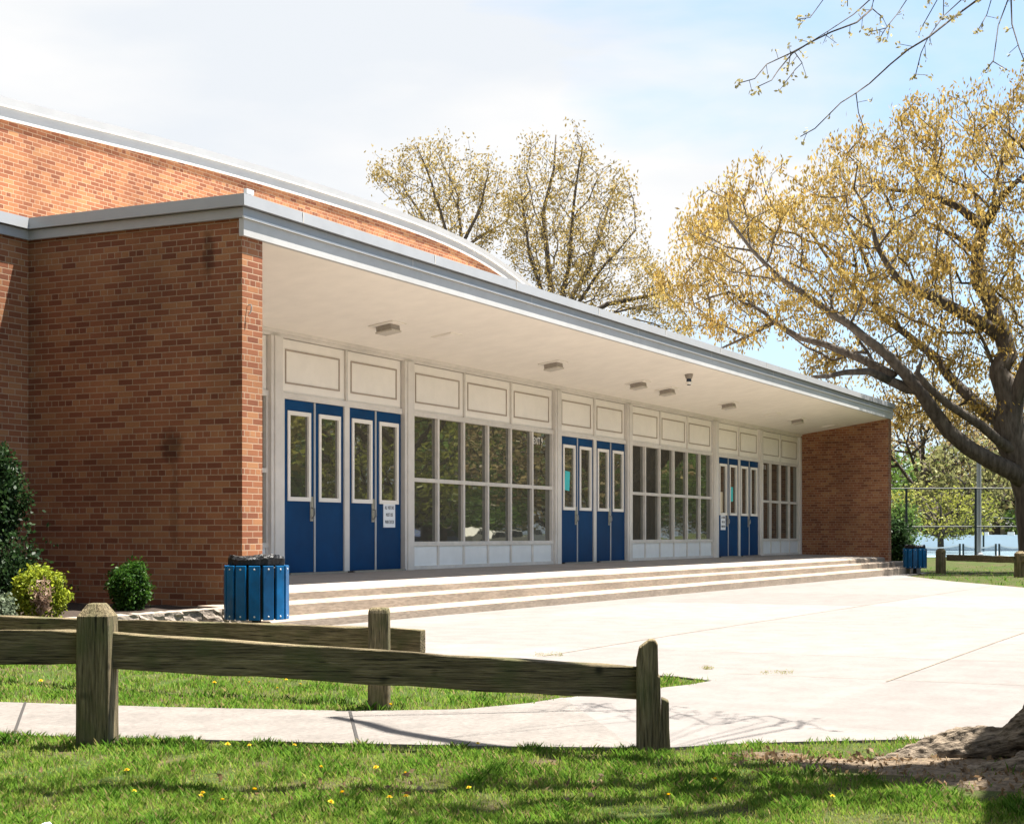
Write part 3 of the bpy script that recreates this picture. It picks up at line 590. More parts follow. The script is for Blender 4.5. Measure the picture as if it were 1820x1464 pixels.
# ---------------------------------------------------------------- foliage machinery
def leaves(name, pts, size, cols, parent, per=6, spread=.12, aspect=.5, droop=0.0, seed=1, mt=None, up=0.0, cluster_tint=.35):
    g = np.random.default_rng(seed); pts = np.asarray(pts, float); n = len(pts) * per
    c = np.repeat(pts, per, 0) + g.normal(0, spread, (n, 3))
    ax = g.normal(0, 1, (n, 3)); ax[:, 2] += -droop * 2.2 + up * 2.2; ax /= np.linalg.norm(ax, axis=1)[:, None]
    b = np.cross(ax, g.normal(0, 1, (n, 3))); b /= np.linalg.norm(b, axis=1)[:, None] + 1e-9
    s = size * g.uniform(.6, 1.35, n)[:, None]; w = s * aspect
    V = np.empty((n, 4, 3)); V[:, 0] = c - ax * s * .5; V[:, 1] = c + b * w * .5; V[:, 2] = c + ax * s * .5; V[:, 3] = c - b * w * .5
    cols = np.asarray(cols, float); ct = np.repeat(g.random(len(pts)), per); pick = np.clip(ct * cluster_tint + g.random(n) * (1 - cluster_tint), 0, .999) * (len(cols) - 1)
    i0 = pick.astype(int); f_ = (pick - i0)[:, None]; cc = cols[i0] * (1 - f_) + cols[np.minimum(i0 + 1, len(cols) - 1)] * f_; cc *= g.uniform(.8, 1.2, (n, 1))
    return rawquads(name, V, cc, mt or M_LEAF, parent)
def rawquads(name, V, cc, mt, parent, k=4):
    n = len(V); me = bpy.data.meshes.new(name); me.vertices.add(n * k); me.vertices.foreach_set('co', V.reshape(-1))
    me.loops.add(n * k); me.loops.foreach_set('vertex_index', np.arange(n * k, dtype=np.int32)); me.polygons.add(n)
    me.polygons.foreach_set('loop_start', np.arange(0, n * k, k, dtype=np.int32)); me.polygons.foreach_set('loop_total', np.full(n, k, np.int32))
    at = me.color_attributes.new('tint', 'FLOAT_COLOR', 'POINT'); rgba = np.ones((n, k, 4), np.float32); rgba[:, :, :3] = cc[:, None, :]
    at.data.foreach_set('color', rgba.reshape(-1)); me.update(calc_edges=True); me.materials.append(mt)
    return finish(name, me, parent, uv=False)
def colonize(skel, targets, seg=.5, jit=.06, lift=0.0, tw=.012, maxr=.3, bend=.15, seed=3, alpha=.3):
    """skel: list of polylines [(point, radius)...]; every target is joined to the nearest twig already there; radii follow the load carried"""
    g = np.random.default_rng(seed); nodes = []; par = []; rad0 = []
    for pl in skel:
        prev = -1
        if len(pl) and isinstance(pl[0], int): prev = pl[0]; pl = pl[1:]
        for a in range(len(pl)):
            p, r_ = pl[a]
            if a == 0:
                if nodes and prev < 0:
                    prev = int(np.argmin(((np.array(nodes) - np.array(p)) ** 2).sum(1)))
                nodes.append(tuple(p)); par.append(prev); rad0.append(r_); prev = len(nodes) - 1
            else:
                q0 = np.array(pl[a - 1][0]); q1 = np.array(p); k = max(1, int(np.linalg.norm(q1 - q0) / seg))
                for i in range(1, k + 1):
                    t = i / k; nodes.append(tuple(q0 + (q1 - q0) * t + (g.normal(0, jit * .35, 3) if i < k else 0))); par.append(prev); rad0.append(pl[a - 1][1] + (r_ - pl[a - 1][1]) * t); prev = len(nodes) - 1
    T = np.asarray(targets, float); ns = len(nodes); cap = ns + len(T) * 14
    A = np.zeros((cap, 3)); A[:ns] = nodes; cnt = ns; PL = np.zeros(cap)
    for i in range(1, ns):
        if par[i] >= 0: PL[i] = PL[par[i]] + np.linalg.norm(A[i] - A[par[i]])
    d0 = np.array([((A[:ns] - t) ** 2).sum(1).min() for t in T]); order = np.argsort(d0 * g.uniform(.8, 1.2, len(T))); ends = []
    for ti in order:
        t = T[ti]; D = A[:cnt] - t; cost = np.sqrt((D ** 2).sum(1)) + lift * np.maximum(0, D[:, 2] + .1) + alpha * PL[:cnt]
        j = int(np.argmin(cost)); p = A[j].copy(); v = t - p; ln = np.linalg.norm(v); k = min(12, max(1, int(ln / seg + .5))); prev = j; bv = g.normal(0, bend * ln, 3); 
        for i in range(1, k + 1):
            s = i / k; q_ = p + v * s + bv * s * (1 - s) + (g.normal(0, jit, 3) if i < k else 0)
            A[cnt] = q_; PL[cnt] = PL[prev] + ln / k; par.append(prev); rad0.append(0); prev = cnt; cnt += 1
        ends.append(prev)
    load = np.zeros(cnt)
    for e in ends: load[e] += 1
    for i in range(cnt - 1, ns - 1, -1):
        if par[i] >= 0: load[par[i]] += load[i]
    r = np.array(rad0[:cnt]); tr = np.minimum(maxr, tw * np.sqrt(np.maximum(load, 1)) ** .9); r = np.where(r > 0, r, tr)
    for i in range(ns, cnt):
        if par[i] >= 0: r[i] = min(r[i], r[par[i]] * .92)
    return A[:cnt], np.array(par), r, ends, ns
def branch_mesh(name, A, par, r, mt, parent, minr=0.0, big=9):
    ch = [[] for _ in range(len(A))]
    for i, p in enumerate(par):
        if p >= 0: ch[p].append(i)
    mb = MB(); starts = [(i, -1) for i in range(len(A)) if par[i] < 0]
    while starts:
        i, p = starts.pop(); pts = []; rr = []
        if p >= 0: pts.append(A[p]); rr.append(min(r[i] * 1.15, r[p]))
        c = i
        while True:
            pts.append(A[c]); rr.append(r[c])
            if not ch[c]: break
            nxt = max(ch[c], key=lambda k: r[k])
            for k in ch[c]:
                if k != nxt: starts.append((k, c))
            c = nxt
        if len(pts) > 1 and max(rr) > minr:
            mr = max(rr); mb.tube([Vector(q_) for q_ in pts], rr, big if mr > .1 else 5 if mr > .03 else 3, cap=mr > .03)
    return mb.build(name, mt, parent, smooth=True, uv=False)
def poly_targets(poly, n, dist, depth, seed, gap=.0, gscale=90.0, zmin=None):
    """points filling a crown whose outline, at distance dist, is the given polygon; depth is the crown's half thickness"""
    g = np.random.default_rng(seed); P = np.array(poly, float); lo, hi = P.min(0), P.max(0); o = []
    ph = g.uniform(0, 6.28, 8); kx = g.normal(0, 1, 8) * 6.28 / gscale; ky = g.normal(0, 1, 8) * 6.28 / gscale
    cen = P.mean(0); 
    while len(o) < n:
        c = lo + g.random((4000, 2)) * (hi - lo); c = c[inside([tuple(a) for a in P], c[:, 0], c[:, 1])]
        f_ = sum(np.cos(kx[i] * c[:, 0] + ky[i] * c[:, 1] + ph[i]) for i in range(8)) / 2.8
        c = c[f_ > gap * 2 - 1.2 + g.normal(0, .35, len(c))]
        for px, y in c:
            e = min(1, math.hypot((px - cen[0]) / (hi[0] - lo[0]) * 2, (y - cen[1]) / (hi[1] - lo[1]) * 2)); z = g.uniform(-1, 1) * depth * math.sqrt(max(.12, 1 - e * e))
            p = atD(px, y, dist); q_ = Vector((p.x + FW[0] * z, p.y + FW[1] * z, p.z))
            o.append(tuple(q_))
            if len(o) >= n: break
    return np.array(o)
def sk(pts, d, r0, r1, dz=0.0):                         # a limb traced at distance d, receding by dz to its tip
    n = len(pts); out_ = []
    for i, (px, y) in enumerate(pts):
        t = i / max(1, n - 1); out_.append((tuple(atD(px, y, d + dz * t)), r0 + (r1 - r0) * t))
    return out_
def tree(name, label, skel, targets, cols, size, group=None, per=6, spread=.15, droop=.3, aspect=.5, seed=1, lift=.3, tw=.012, minr=0.0, bark=None, seg=.5, up=0.0, along=.0, cat='tree', bend=.15):
    base = skel[0][0][0]; t = empty(name, (base[0], base[1], base[2]), label=label, cat=cat, group=group)
    A, par, r, ends, ns = colonize(skel, targets, seg=seg, lift=lift, tw=tw, seed=seed, bend=bend)
    branch_mesh('trunk', A, par, r, bark or M_BARKF, t, minr)
    pts = A[ends]
    if along: 
        ex = np.arange(ns, len(A)); ex = ex[(r[ex] < tw * 2.2)]; ex = ex[np.random.default_rng(seed).random(len(ex)) < along]; pts = np.vstack([pts, A[ex]])
    leaves('crown', pts, size, cols, t, per, spread, aspect, droop, seed, up=up)
    return t
GOLD = [(.19, .11, .028), (.32, .21, .052), (.42, .305, .09), (.42, .345, .125)]
OLG = [(.07, .08, .03), (.13, .13, .05), (.2, .19, .08)]
OLIVE = [(.17, .12, .038), (.29, .21, .065), (.38, .29, .095)]

# --- the big oak at the right, limbs traced from the photograph, about 45 m away
D = 45
oak = [sk([(1852, 1012), (1848, 940), (1840, 880), (1822, 828), (1798, 780), (1790, 742), (1796, 712), (1785, 685), (1774, 660)], D, .68, .28, 0),
       sk([(1774, 660), (1792, 629), (1771, 570), (1760, 534), (1739, 503), (1737, 446), (1746, 404)], D, .28, .17, 1.0),
       sk([(1746, 404), (1707, 369), (1662, 348), (1626, 341), (1577, 337)], D + 1, .15, .05, .8),
       sk([(1746, 404), (1764, 376), (1785, 344), (1825, 306)], D + 1, .16, .06, -1),
       sk([(1846, 890), (1825, 858), (1800, 838), (1760, 818), (1720, 795), (1685, 765), (1655, 725), (1632, 690), (1605, 660), (1580, 634), (1563, 619), (1510, 577), (1461, 545), (1426, 520), (1384, 492), (1338, 446), (1296, 390)], D, .29, .035, -2.5),
       sk([(1612, 690), (1580, 676), (1545, 660), (1500, 662), (1445, 670)], D - .8, .16, .05, -1.5),
       sk([(1590, 668), (1525, 636), (1468, 613), (1423, 601), (1377, 573), (1331, 597), (1282, 619)], D - 1, .13, .03, 1.0),
       sk([(1800, 790), (1774, 747), (1750, 731), (1728, 709), (1703, 685), (1684, 665), (1665, 636), (1634, 612), (1602, 587), (1577, 570), (1556, 545), (1535, 531), (1480, 470), (1440, 410)], D + .1, .21, .04, 3.2),
       sk([(1556, 545), (1558, 503), (1530, 440), (1500, 380)], D + 2.5, .1, .04, 1),
       sk([(1826, 818), (1800, 800), (1774, 783), (1744, 756), (1717, 739), (1681, 715), (1649, 687), (1630, 663)], D + .05, .17, .09, -2),
       sk([(1771, 590), (1707, 555), (1665, 531), (1626, 513), (1598, 499), (1560, 440), (1540, 380)], D + .2, .2, .05, -2.0),
       sk([(1840, 850), (1880, 790), (1930, 700), (1960, 600), (1980, 480), (1960, 350)], D, .4, .08, 1.5),
       sk([(1930, 700), (2010, 640), (2100, 560), (2200, 500)], D + .5, .26, .06, -2),
       sk([(1737, 446), (1700, 420), (1660, 400)], D + .6, .1, .04, -1),
       sk([(1790, 742), (1830, 640), (1850, 540), (1860, 420), (1850, 300)], D, .25, .06, -2)]
crown = [(1172, 470), (1200, 430), (1218, 345), (1270, 322), (1330, 310), (1400, 335), (1440, 290), (1490, 262), (1560, 238), (1600, 205), (1640, 188), (1700, 186), (1760, 165), (1830, 140), (1930, 150), (2050, 230), (2180, 380), (2260, 520), (2200, 640), (2050, 700), (1930, 700), (1800, 640), (1740, 655), (1690, 650), (1600, 610), (1520, 600), (1400, 590), (1310, 610), (1215, 585), (1170, 530)]
low = [(1420, 600), (1560, 600), (1640, 620), (1820, 650), (1860, 760), (1800, 760), (1740, 740), (1680, 770), (1600, 760), (1560, 720), (1500, 690), (1440, 670)]
T = np.vstack([poly_targets(crown, 2150, D, 3.4, 11, .46, 75), poly_targets(low, 190, D + 1.5, 2.5, 12, .55, 60)])
tree('oak_tree', 'large spreading oak with golden catkins and low left limb beside far fence', oak, T, GOLD, .14, per=28, spread=.15, droop=1.0, aspect=.36, seed=5, lift=.1, tw=.0085, bark=M_BARK, seg=.45, along=.06, bend=.12)

# --- two upright trees behind the auditorium roof
trA = [sk([(800, 960), (800, 600), (806, 480)], 60, .34, .22), sk([(806, 480), (820, 440), (815, 350), (780, 275)], 60, .10, .02, 1.5), sk([(815, 450), (850, 380), (868, 310)], 60, .08, .02, -2),
       sk([(802, 500), (760, 400), (715, 330), (675, 295)], 60, .08, .02, 1), sk([(806, 480), (790, 400), (758, 300), (745, 270)], 60, .08, .02, -2), sk([(806, 490), (840, 430), (890, 400)], 60, .09, .03, 1)]
cA = [(656, 300), (672, 278), (690, 292), (735, 268), (745, 255), (790, 250), (812, 272), (835, 262), (850, 285), (880, 280), (905, 300), (900, 340), (915, 380), (885, 450), (860, 450), (800, 440), (740, 400), (690, 350), (662, 325)]
tree('maple_tree', 'smaller of two sparse budding trees rising behind the arched roof', trA, poly_targets(cA, 480, 60, 2.6, 21, .42, 70), OLIVE, .13, per=12, spread=.18, droop=-.1, aspect=.42, seed=8, lift=1.8, tw=.0065, seg=.5, bend=.1, up=.35, along=.12, group='budding trees behind the school')
trB = [sk([(990, 960), (988, 620), (985, 560)], 58, .4, .28), sk([(985, 560), (975, 480), (965, 380), (985, 300), (988, 240)], 58, .13, .02, 1), sk([(986, 570), (1010, 480), (1020, 360), (1035, 265)], 58, .11, .02, -2),
       sk([(988, 580), (1050, 470), (1075, 390), (1095, 330)], 58, .11, .02, 2), sk([(990, 590), (1060, 490), (1130, 410)], 58, .09, .02, -1), sk([(985, 580), (940, 450), (925, 330)], 58, .09, .02, -1.5), sk([(990, 600), (1080, 540), (1180, 520), (1220, 560)], 58, .12, .03, 1)]
cB = [(905, 460), (895, 400), (900, 325), (930, 300), (935, 250), (960, 262), (985, 222), (1010, 245), (1030, 235), (1048, 255), (1045, 300), (1080, 310), (1105, 318), (1120, 350), (1135, 385), (1128, 420), (1160, 465), (1200, 530), (1235, 600), (1150, 590), (1080, 560), (990, 540), (930, 505)]
tree('maple_tree', 'taller fuller budding tree right of the arched roof end', trB, poly_targets(cB, 1050, 58, 3.4, 22, .36, 75), OLIVE, .13, per=12, spread=.18, droop=-.1, aspect=.42, seed=9, lift=1.8, tw=.0065, seg=.5, bend=.1, up=.3, along=.12, group='budding trees behind the school')

# --- far trees and shrubs seen under the oak, beyond the courts
def round_tree(name, label, px, base, d, w, h, z0, n, cols, size, seed, per=7, group=None, cat='tree', gap=.3, tr=.2, droop=.1):
    g = np.random.default_rng(seed); c = atD(px, HZ, d); b = Vector((c.x, c.y, -.1)); pts = []
    ph = g.uniform(0, 6.28, 6); kk = g.normal(0, 1, (6, 3)) * 6 / w
    while len(pts) < n:
        u = g.uniform(-1, 1, 3)
        if (u ** 2).sum() > 1 or (u ** 2).sum() < .1: continue
        p = np.array([b.x + u[0] * w / 2, b.y + u[1] * w / 2, z0 + (u[2] + 1) / 2 * (h - z0)])
        if sum(math.cos(kk[i] @ p + ph[i]) for i in range(6)) / 2.4 < gap * 2 - 1.2 + g.normal(0, .3): continue
        pts.append(p)
    top = Vector((b.x, b.y, z0 + (h - z0) * .5)); s = [[(tuple(b), tr), (tuple(b.lerp(top, .45)), tr * .8), (tuple(top), tr * .4)]]
    for k in range(5):
        a = 2 * math.pi * k / 5 + seed; s.append([(tuple(b.lerp(top, .5 + .08 * k)), tr * .5), (tuple(top + Vector((math.cos(a), math.sin(a), .3 + .2 * (k % 2))) * w * .3), tr * .15)])
    return tree(name, label, s, np.array(pts), cols, size, per=per, spread=size * .9, droop=droop, aspect=.55, seed=seed, lift=.4, tw=.013 + d * .0001, seg=.9, group=group, cat=cat)
YG = [(.13, .15, .03), (.26, .27, .05), (.36, .35, .08)]; GR = [(.05, .09, .02), (.10, .17, .035), (.18, .25, .06)]; BR = [(.20, .14, .075), (.32, .24, .11), (.40, .33, .15)]; DG = [(.012, .03, .01), (.025, .055, .018), (.05, .09, .03)]
GF = 'trees beyond the tennis courts'
round_tree('far_tree', 'bright yellow-green tree behind the tall court fence', 1672, 0, 92, 6.4, 4.0, .7, 560, YG, .2, 31, gap=.5, group=GF)
round_tree('far_tree', 'dark green tree beside the brick wall corner behind court fence', 1594, 0, 84, 2.6, 2.6, -.1, 480, GR, .2, 32, group=GF)
round_tree('far_tree', 'tall brownish budding tree left of the light pole', 1640, 0, 118, 12, 12.5, 2.5, 1000, BR, .26, 33, group=GF, gap=.45, tr=.35)
round_tree('far_tree', 'tall brownish budding tree right of the light pole', 1770, 0, 125, 13, 12, 2.8, 1000, BR, .26, 34, group=GF, gap=.42, tr=.35)
round_tree('far_tree', 'olive green tree directly behind the light pole', 1710, 0, 108, 7, 7.5, .5, 480, [(.12, .13, .05), (.2, .2, .08), (.28, .27, .1)], .34, 35, group=GF, gap=.4)
round_tree('far_tree', 'reddish tree above the grey roofed house', 1800, 0, 190, 13, 9, 2, 420, [(.22, .12, .08), (.3, .18, .12), (.2, .24, .07)], .5, 36, group=GF)
round_tree('far_tree', 'dark evergreen hedge tree left of the grey roofed house', 1755, 0, 180, 12, 4.5, 0, 420, DG, .5, 37, group=GF)
for i, (px, d, w, h, c, l) in enumerate(((1560, 140, 16, 9, GR, 'broad green tree hidden behind the end wall'), (1650, 170, 18, 10, GR, 'broad green tree far behind the yellow one'), (1860, 150, 16, 9, GR, 'broad green tree behind the oak trunk'), (1960, 120, 14, 11, BR, 'brown budding tree right of the oak'))):
    round_tree('far_tree', l, px, 0, d, w, h, 0, 520, c, .55, 40 + i, group=GF, gap=.25, tr=.3)
c = atD(1598, HZ, 47.5)
def bush(name, label, c, w, h, n, cols, size, seed, z0=.2, cat='shrub', stem=.02, shape=1.0, per=7, group=None, cl=.35):
    g = np.random.default_rng(seed); t = empty(name, (c[0], c[1], z0), label=label, cat=cat, group=group); pts = []
    ph = g.uniform(0, 6.28, 5); kk = g.normal(0, 1, (5, 3)) * 5 / w
    while len(pts) < n:
        u = g.normal(0, 1, 3); u /= np.linalg.norm(u); bump_ = 1 + .10 * sum(math.cos(kk[i] @ (u * w) + ph[i]) for i in range(5)); rr_ = g.uniform(.5, 1) ** .45 * bump_
        p = np.array([c[0] + u[0] * w / 2 * rr_, c[1] + u[1] * w / 2 * rr_, z0 + h / 2 + u[2] * h / 2 * rr_ * shape])
        if p[2] > z0 + .01: pts.append(p)
    m = MB()
    for k in range(9):
        p = pts[int(g.integers(len(pts)))]; m.tube([(c[0] + g.normal(0, .02), c[1] + g.normal(0, .02), z0 - .03), tuple((np.array([c[0], c[1], z0 + h * .3]) * .5 + p * .5)), tuple(p)], [stem, stem * .6, stem * .25], 5)
    m.build('stem', M_BARK, t, uv=False); leaves('foliage', pts, size, cols, t, per, size * .8, .6, 0, seed, cluster_tint=cl)
    return t
bush('dark_shrub', 'dark green shrub at the outer corner of the far brick wall', (c.x + .3, c.y + .3), 1.0, 1.5, 420, DG, .14, 50, -.1)
LIME = [(.10, .14, .012), (.22, .27, .02), (.36, .38, .04)]
pB = atD(70, 0, 14.75); bush('box_bush', 'round lime green bush with a dead brown patch in the bed', (pB.x, pB.y), .42, .46, 1500, LIME, .035, 51, .21, per=6)
g51 = atD(74, 0, 14.5); t51 = bpy.data.objects['box_bush']
leaves('dead_patch', np.array([atD(74 + np.random.default_rng(1).normal(0, 9), 1060, 14.49)[:] for _ in range(1)] + [tuple(atD(72 + random.gauss(0, 9), 1062 + random.gauss(0, 14), 14.5 + random.uniform(-.02, .03))) for _ in range(110)]), .05, [(.25, .16, .11), (.42, .3, .22)], t51, 5, .018, .25, .6, 3)
pC = atD(228, 0, 16.3); bush('box_bush', 'round dark green bush in shade against the brick wall', (pC.x, pC.y), .37, .46, 1200, [(.012, .04, .005), (.03, .08, .01), (.06, .12, .015)], .035, 52, .21, per=6)
pD = atD(-22, 0, 16.6); h = bush('holly_shrub', 'tall dark holly shrub at the inner brick corner', (pD.x, pD.y), .68, 1.0, 1500, [(.008, .02, .006), (.016, .038, .011), (.035, .065, .02)], .05, 53, .85)
pE = atD(8, 0, 16.2); g_ = np.random.default_rng(54)
leaves('foliage', np.array([(pE.x + g_.normal(0, .17), pE.y + g_.normal(0, .17), .22 + abs(g_.normal(0, .33))) for _ in range(1100)]), .05, [(.008, .02, .006), (.016, .038, .011), (.035, .065, .02)], h, 6, .05, .6, 0, 54)
m = MB(); m.tube([(pD.x, pD.y, .15), (pD.x, pD.y + .02, .8), (pD.x + .02, pD.y, 1.5)], [.04, .035, .02], 6); m.build('stem', M_BARK, h, uv=False)
pF = atD(2, 0, 14.3); bush('variegated_plant', 'small pale leaved plant left of the lime green bush', (pF.x, pF.y), .22, .2, 120, [(.09, .12, .07), (.22, .26, .17)], .04, 55, .21, stem=.006)

# --- trees across the street side, behind the viewer's right: they are what the windows mirror
for i, (x, y, w, h, z0, c, tr) in enumerate(((27, -9, 9, 11, 2.2, GR, .4), (35, -13, 10, 12, 1.5, BR, .45), (43, -8, 8, 9.5, 1.8, [(.2, .2, .04), (.36, .32, .07), (.45, .38, .1)], .35), (50, -15, 11, 13, 2, GR, .45), (58, -9, 9, 10, 1.2, YG, .35), (66, -16, 12, 13, 1, GR, .4), (75, -8, 12, 12, .8, BR, .4), (30, -22, 13, 14, 0, DG, .5), (52, -28, 16, 15, 0, DG, .5), (84, -22, 18, 14, 0, GR, .5))):
    g = np.random.default_rng(60 + i); d = x * FW[0] + y * FW[1]; rr = x * RT[0] + y * RT[1]
    round_tree('street_tree', 'tree %s mirrored in the entrance windows' % ('with dense green crown', 'with brown budding crown', 'with golden crown', 'with tall green crown', 'with yellow-green crown', 'with broad green crown', 'with wide brown crown', 'with dark evergreen crown, nearer', 'with dark evergreen crown, larger', 'with green crown, farthest')[i], CX + F * rr / d, 0, d, w, h, z0, 420, c, .3, 60 + i, per=14, group='trees across the plaza', gap=.4, tr=tr)

for i, (x, y, w, h, z0, c) in enumerate(((2.5, 17, 7, 9, 1.2, GR), (-5, 13, 8, 10, 1.0, BR), (-3, 22, 8, 9, .6, DG), (2.0, 9.5, 6, 8, .8, GR), (-4, 5, 7, 9, 1, GR), (-8, -2, 8, 10, 1, BR))):  # unseen trees added to cut the skylight on the side wall
    d = x * FW[0] + y * FW[1]; rr = x * RT[0] + y * RT[1]
    round_tree('shading_tree', 'added unseen tree shading the side wall, %s' % ('with green crown by the wing', 'brown budding one', 'dark evergreen', 'with green crown nearest the fence', 'with green crown behind the viewer', 'broad brown one behind the viewer')[i], CX + F * rr / d, 0, d, w, h, z0, 500, c, .4, 90 + i, per=10, group='added trees shading the side wall', gap=.2)
for i in range(19):
    g_ = np.random.default_rng(110 + i); x = 14 + i * 10; y = -30 - 5 * (i % 3); w_, h_ = 13, 12 + 3 * (i % 2)
    e = empty('street_tree', (x, y, 0), label='tall tree in the dense row across the street, mirrored in the windows', cat='tree', group='dense tree row across the street')
    tk = MB(); tk.tube([(x, y, -.1), (x + .1, y, 3), (x, y, 8)], [.35, .28, .12], 8); tk.build('trunk', M_BARKF, e, uv=False)
    u = g_.normal(0, 1, (620, 3)); u /= np.linalg.norm(u, axis=1)[:, None]; u *= g_.uniform(.35, 1, (620, 1)) ** .5
    leaves('crown', np.stack([x + u[:, 0] * w_ / 2, y + u[:, 1] * w_ / 2, .3 + (u[:, 2] + 1) / 2 * h_], 1), .38, (GR, OLG, BR)[i % 3], e, 22, .55, .5, .1, 110 + i)
for i in range(6):
    x = 18 + i * 17; g_ = np.random.default_rng(95 + i)
    e = empty('hedge', (x, -40, 0), label='clipped green hedge along the street, mirrored in the windows', cat='hedge', group='hedges across the street')
    leaves('foliage', np.stack([x + g_.uniform(0, 17, 2600), -40 + g_.uniform(-.8, .8, 2600), g_.uniform(0, 1, 2600) ** .8 * 3.4], 1), .5, [(.03, .06, .02), (.07, .11, .035), (.12, .15, .06)], e, 4, .3, .6, 0, 95 + i)
M_TYRE = mat('tyre', (.02, .02, .02), .8); M_CARG = mat('car_glass', (.02, .025, .03), .08, spec=.6); M_RIM = mat('wheel_rim', (.5, .5, .52), .3, metal=.8)
def make_car(paint):
    c = empty('parked_car', (0, 0, 0), cat='car', group='cars parked across the street')
    m = MB(); m.prism([(-2.2, .28), (2.2, .28), (2.25, .62), (2.1, .82), (1.0, .95), (.45, 1.38), (-1.1, 1.42), (-1.8, 1.0), (-2.2, .92), (-2.28, .6)], -.86, .86, 'y'); local('body', m, paint, c, bevel=.05)
    m = MB()
    for y0, y1 in ((-.872, -.861), (.861, .872)): m.prism([(.86, .97), (.42, 1.31), (-1.05, 1.35), (-1.6, 1.0)], y0, y1, 'y')
    local('side_window', m, M_CARG, c)
    for x in (-1.35, 1.38):
        for y in (-.8, .8):
            w = empty('wheel', (x, y, .32)); w.parent = c; Mx = Matrix.Rotation(R(90), 4, 'X')
            for nm, r_, mt, h_ in (('tyre', .32, M_TYRE, .1), ('rim', .2, M_RIM, .108)):
                t_ = MB(); t_.lathe([(r_, -h_), (r_, h_)], 18); t_.v = [tuple(Mx @ Vector(p)) for p in t_.v]; local(nm, t_, mt, w)
    for y in (-.6, .6): m = MB(); m.box(2.16, 2.26, y - .16, y + .16, .62, .74); local('headlight', m, M_BRIGHT, c)
    return c
for nm, col, x in (('white', (.75, .75, .74), 72), ('silver grey', (.4, .42, .44), 79), ('dark blue', (.03, .05, .12), 86), ('pale beige', (.62, .57, .48), 94), ('light grey', (.55, .56, .57), 103)):
    c_ = make_car(mat('car_paint', col, .25, spec=.6)); c_.location = (x, -23, -.1); c_['label'] = nm + ' car parked across the street, mirrored in the windows'
tag(grid_poly('road', [(20, -27), (240, -27), (240, -20), (20, -20)], .004 - .0, mat('asphalt', (.055, .055, .057), .9, .2, 20), lambda x: gz(x) - .006), kind='structure')
# --- foreground tree: trunk foot at the lower right, twigs hanging into the top of the picture
tc_ = atD(2050, HZ, 7.0); base = Vector((tc_.x, tc_.y, 0)); fgt = empty('street_tree', base, label='old tree with gnarled root flare at lower right and budding twigs overhead', cat='tree')
m = MB()
lean = Vector((RT[0], RT[1], 0)) * .16 + Vector((FW[0], FW[1], 0)) * .08
m.tube([base + lean * max(0, z - .3) + Vector((0, 0, z)) for z in (-.1, .12, .3, .6, 1.2, 2.4, 3.6, 4.4)], [.60, .52, .45, .42, .39, .36, .33, .3], 20)
def root(pts, rad):
    m.tube([atD(px, y, d) for px, y, d in pts], rad, 10)
gr_ = random.Random(4)
def ridged(axis, rad, n=9):                              # a root as a bundle of overlapping bark strands
    root(axis, rad)
    for k in range(n):
        a = math.pi * (k + .5) / n; o_ = [gr_.uniform(.85, 1.12) for _ in axis]
        root([(px - math.cos(a) * r_ * 400 * o_[i] * 1.0, y - math.sin(a) * r_ * 400 * o_[i] * 1.08 + r_ * 50, d - .0) for i, ((px, y, d), r_) in enumerate(zip(axis, rad))], [max(.008, r_ * gr_.uniform(.18, .34)) for r_ in rad])
ridged([(2010, 1160, 7.0), (1900, 1250, 7.0), (1842, 1296, 7.0), (1790, 1322, 7.02), (1725, 1332, 7.05), (1660, 1342, 7.05), (1600, 1350, 7.02), (1558, 1352, 7.0)], [.24, .135, .085, .066, .078, .05, .03, .012])
ridged([(1760, 1316, 7.08), (1700, 1318, 7.12), (1650, 1330, 7.15), (1590, 1342, 7.15)], [.05, .058, .04, .012], 6)
ridged([(2010, 1250, 6.8), (1900, 1335, 6.7), (1800, 1368, 6.65), (1710, 1378, 6.7), (1620, 1378, 6.75), (1520, 1372, 6.8)], [.22, .085, .042, .03, .022, .008], 7)
ridged([(2020, 1310, 6.5), (1910, 1400, 6.3), (1800, 1420, 6.25), (1700, 1424, 6.3), (1640, 1420, 6.3)], [.2, .075, .032, .022, .006], 6)
root([(2000, 1150, 7.2), (2080, 1300, 7.0), (2180, 1345, 7.0)], [.3, .16, .05]); root([(2000, 1150, 6.9), (2040, 1380, 6.2), (2080, 1450, 5.9)], [.3, .14, .05]); root([(1990, 1120, 7.3), (1950, 1230, 7.7), (1900, 1280, 8.0)], [.3, .14, .05])
fo = m.build('trunk', M_ROOT, fgt, uv=False, smooth=True)
md = fo.modifiers.new('remesh', 'REMESH'); md.mode = 'VOXEL'; md.voxel_size = .009; md.use_smooth_shade = True
md = fo.modifiers.new('smooth', 'SMOOTH'); md.factor = .3; md.iterations = 1
tx = bpy.data.textures.new('bark_lumps', 'CLOUDS'); tx.noise_scale = .05; tx.noise_depth = 5
md = fo.modifiers.new('lumps', 'DISPLACE'); md.texture = tx; md.strength = .035; md.mid_level = .5; md.texture_coords = 'LOCAL'
tx2 = bpy.data.textures.new('bark_ridges', 'VORONOI'); tx2.noise_scale = .035
md = fo.modifiers.new('ridges', 'DISPLACE'); md.texture = tx2; md.strength = .003; md.mid_level = .5; md.texture_coords = 'LOCAL'
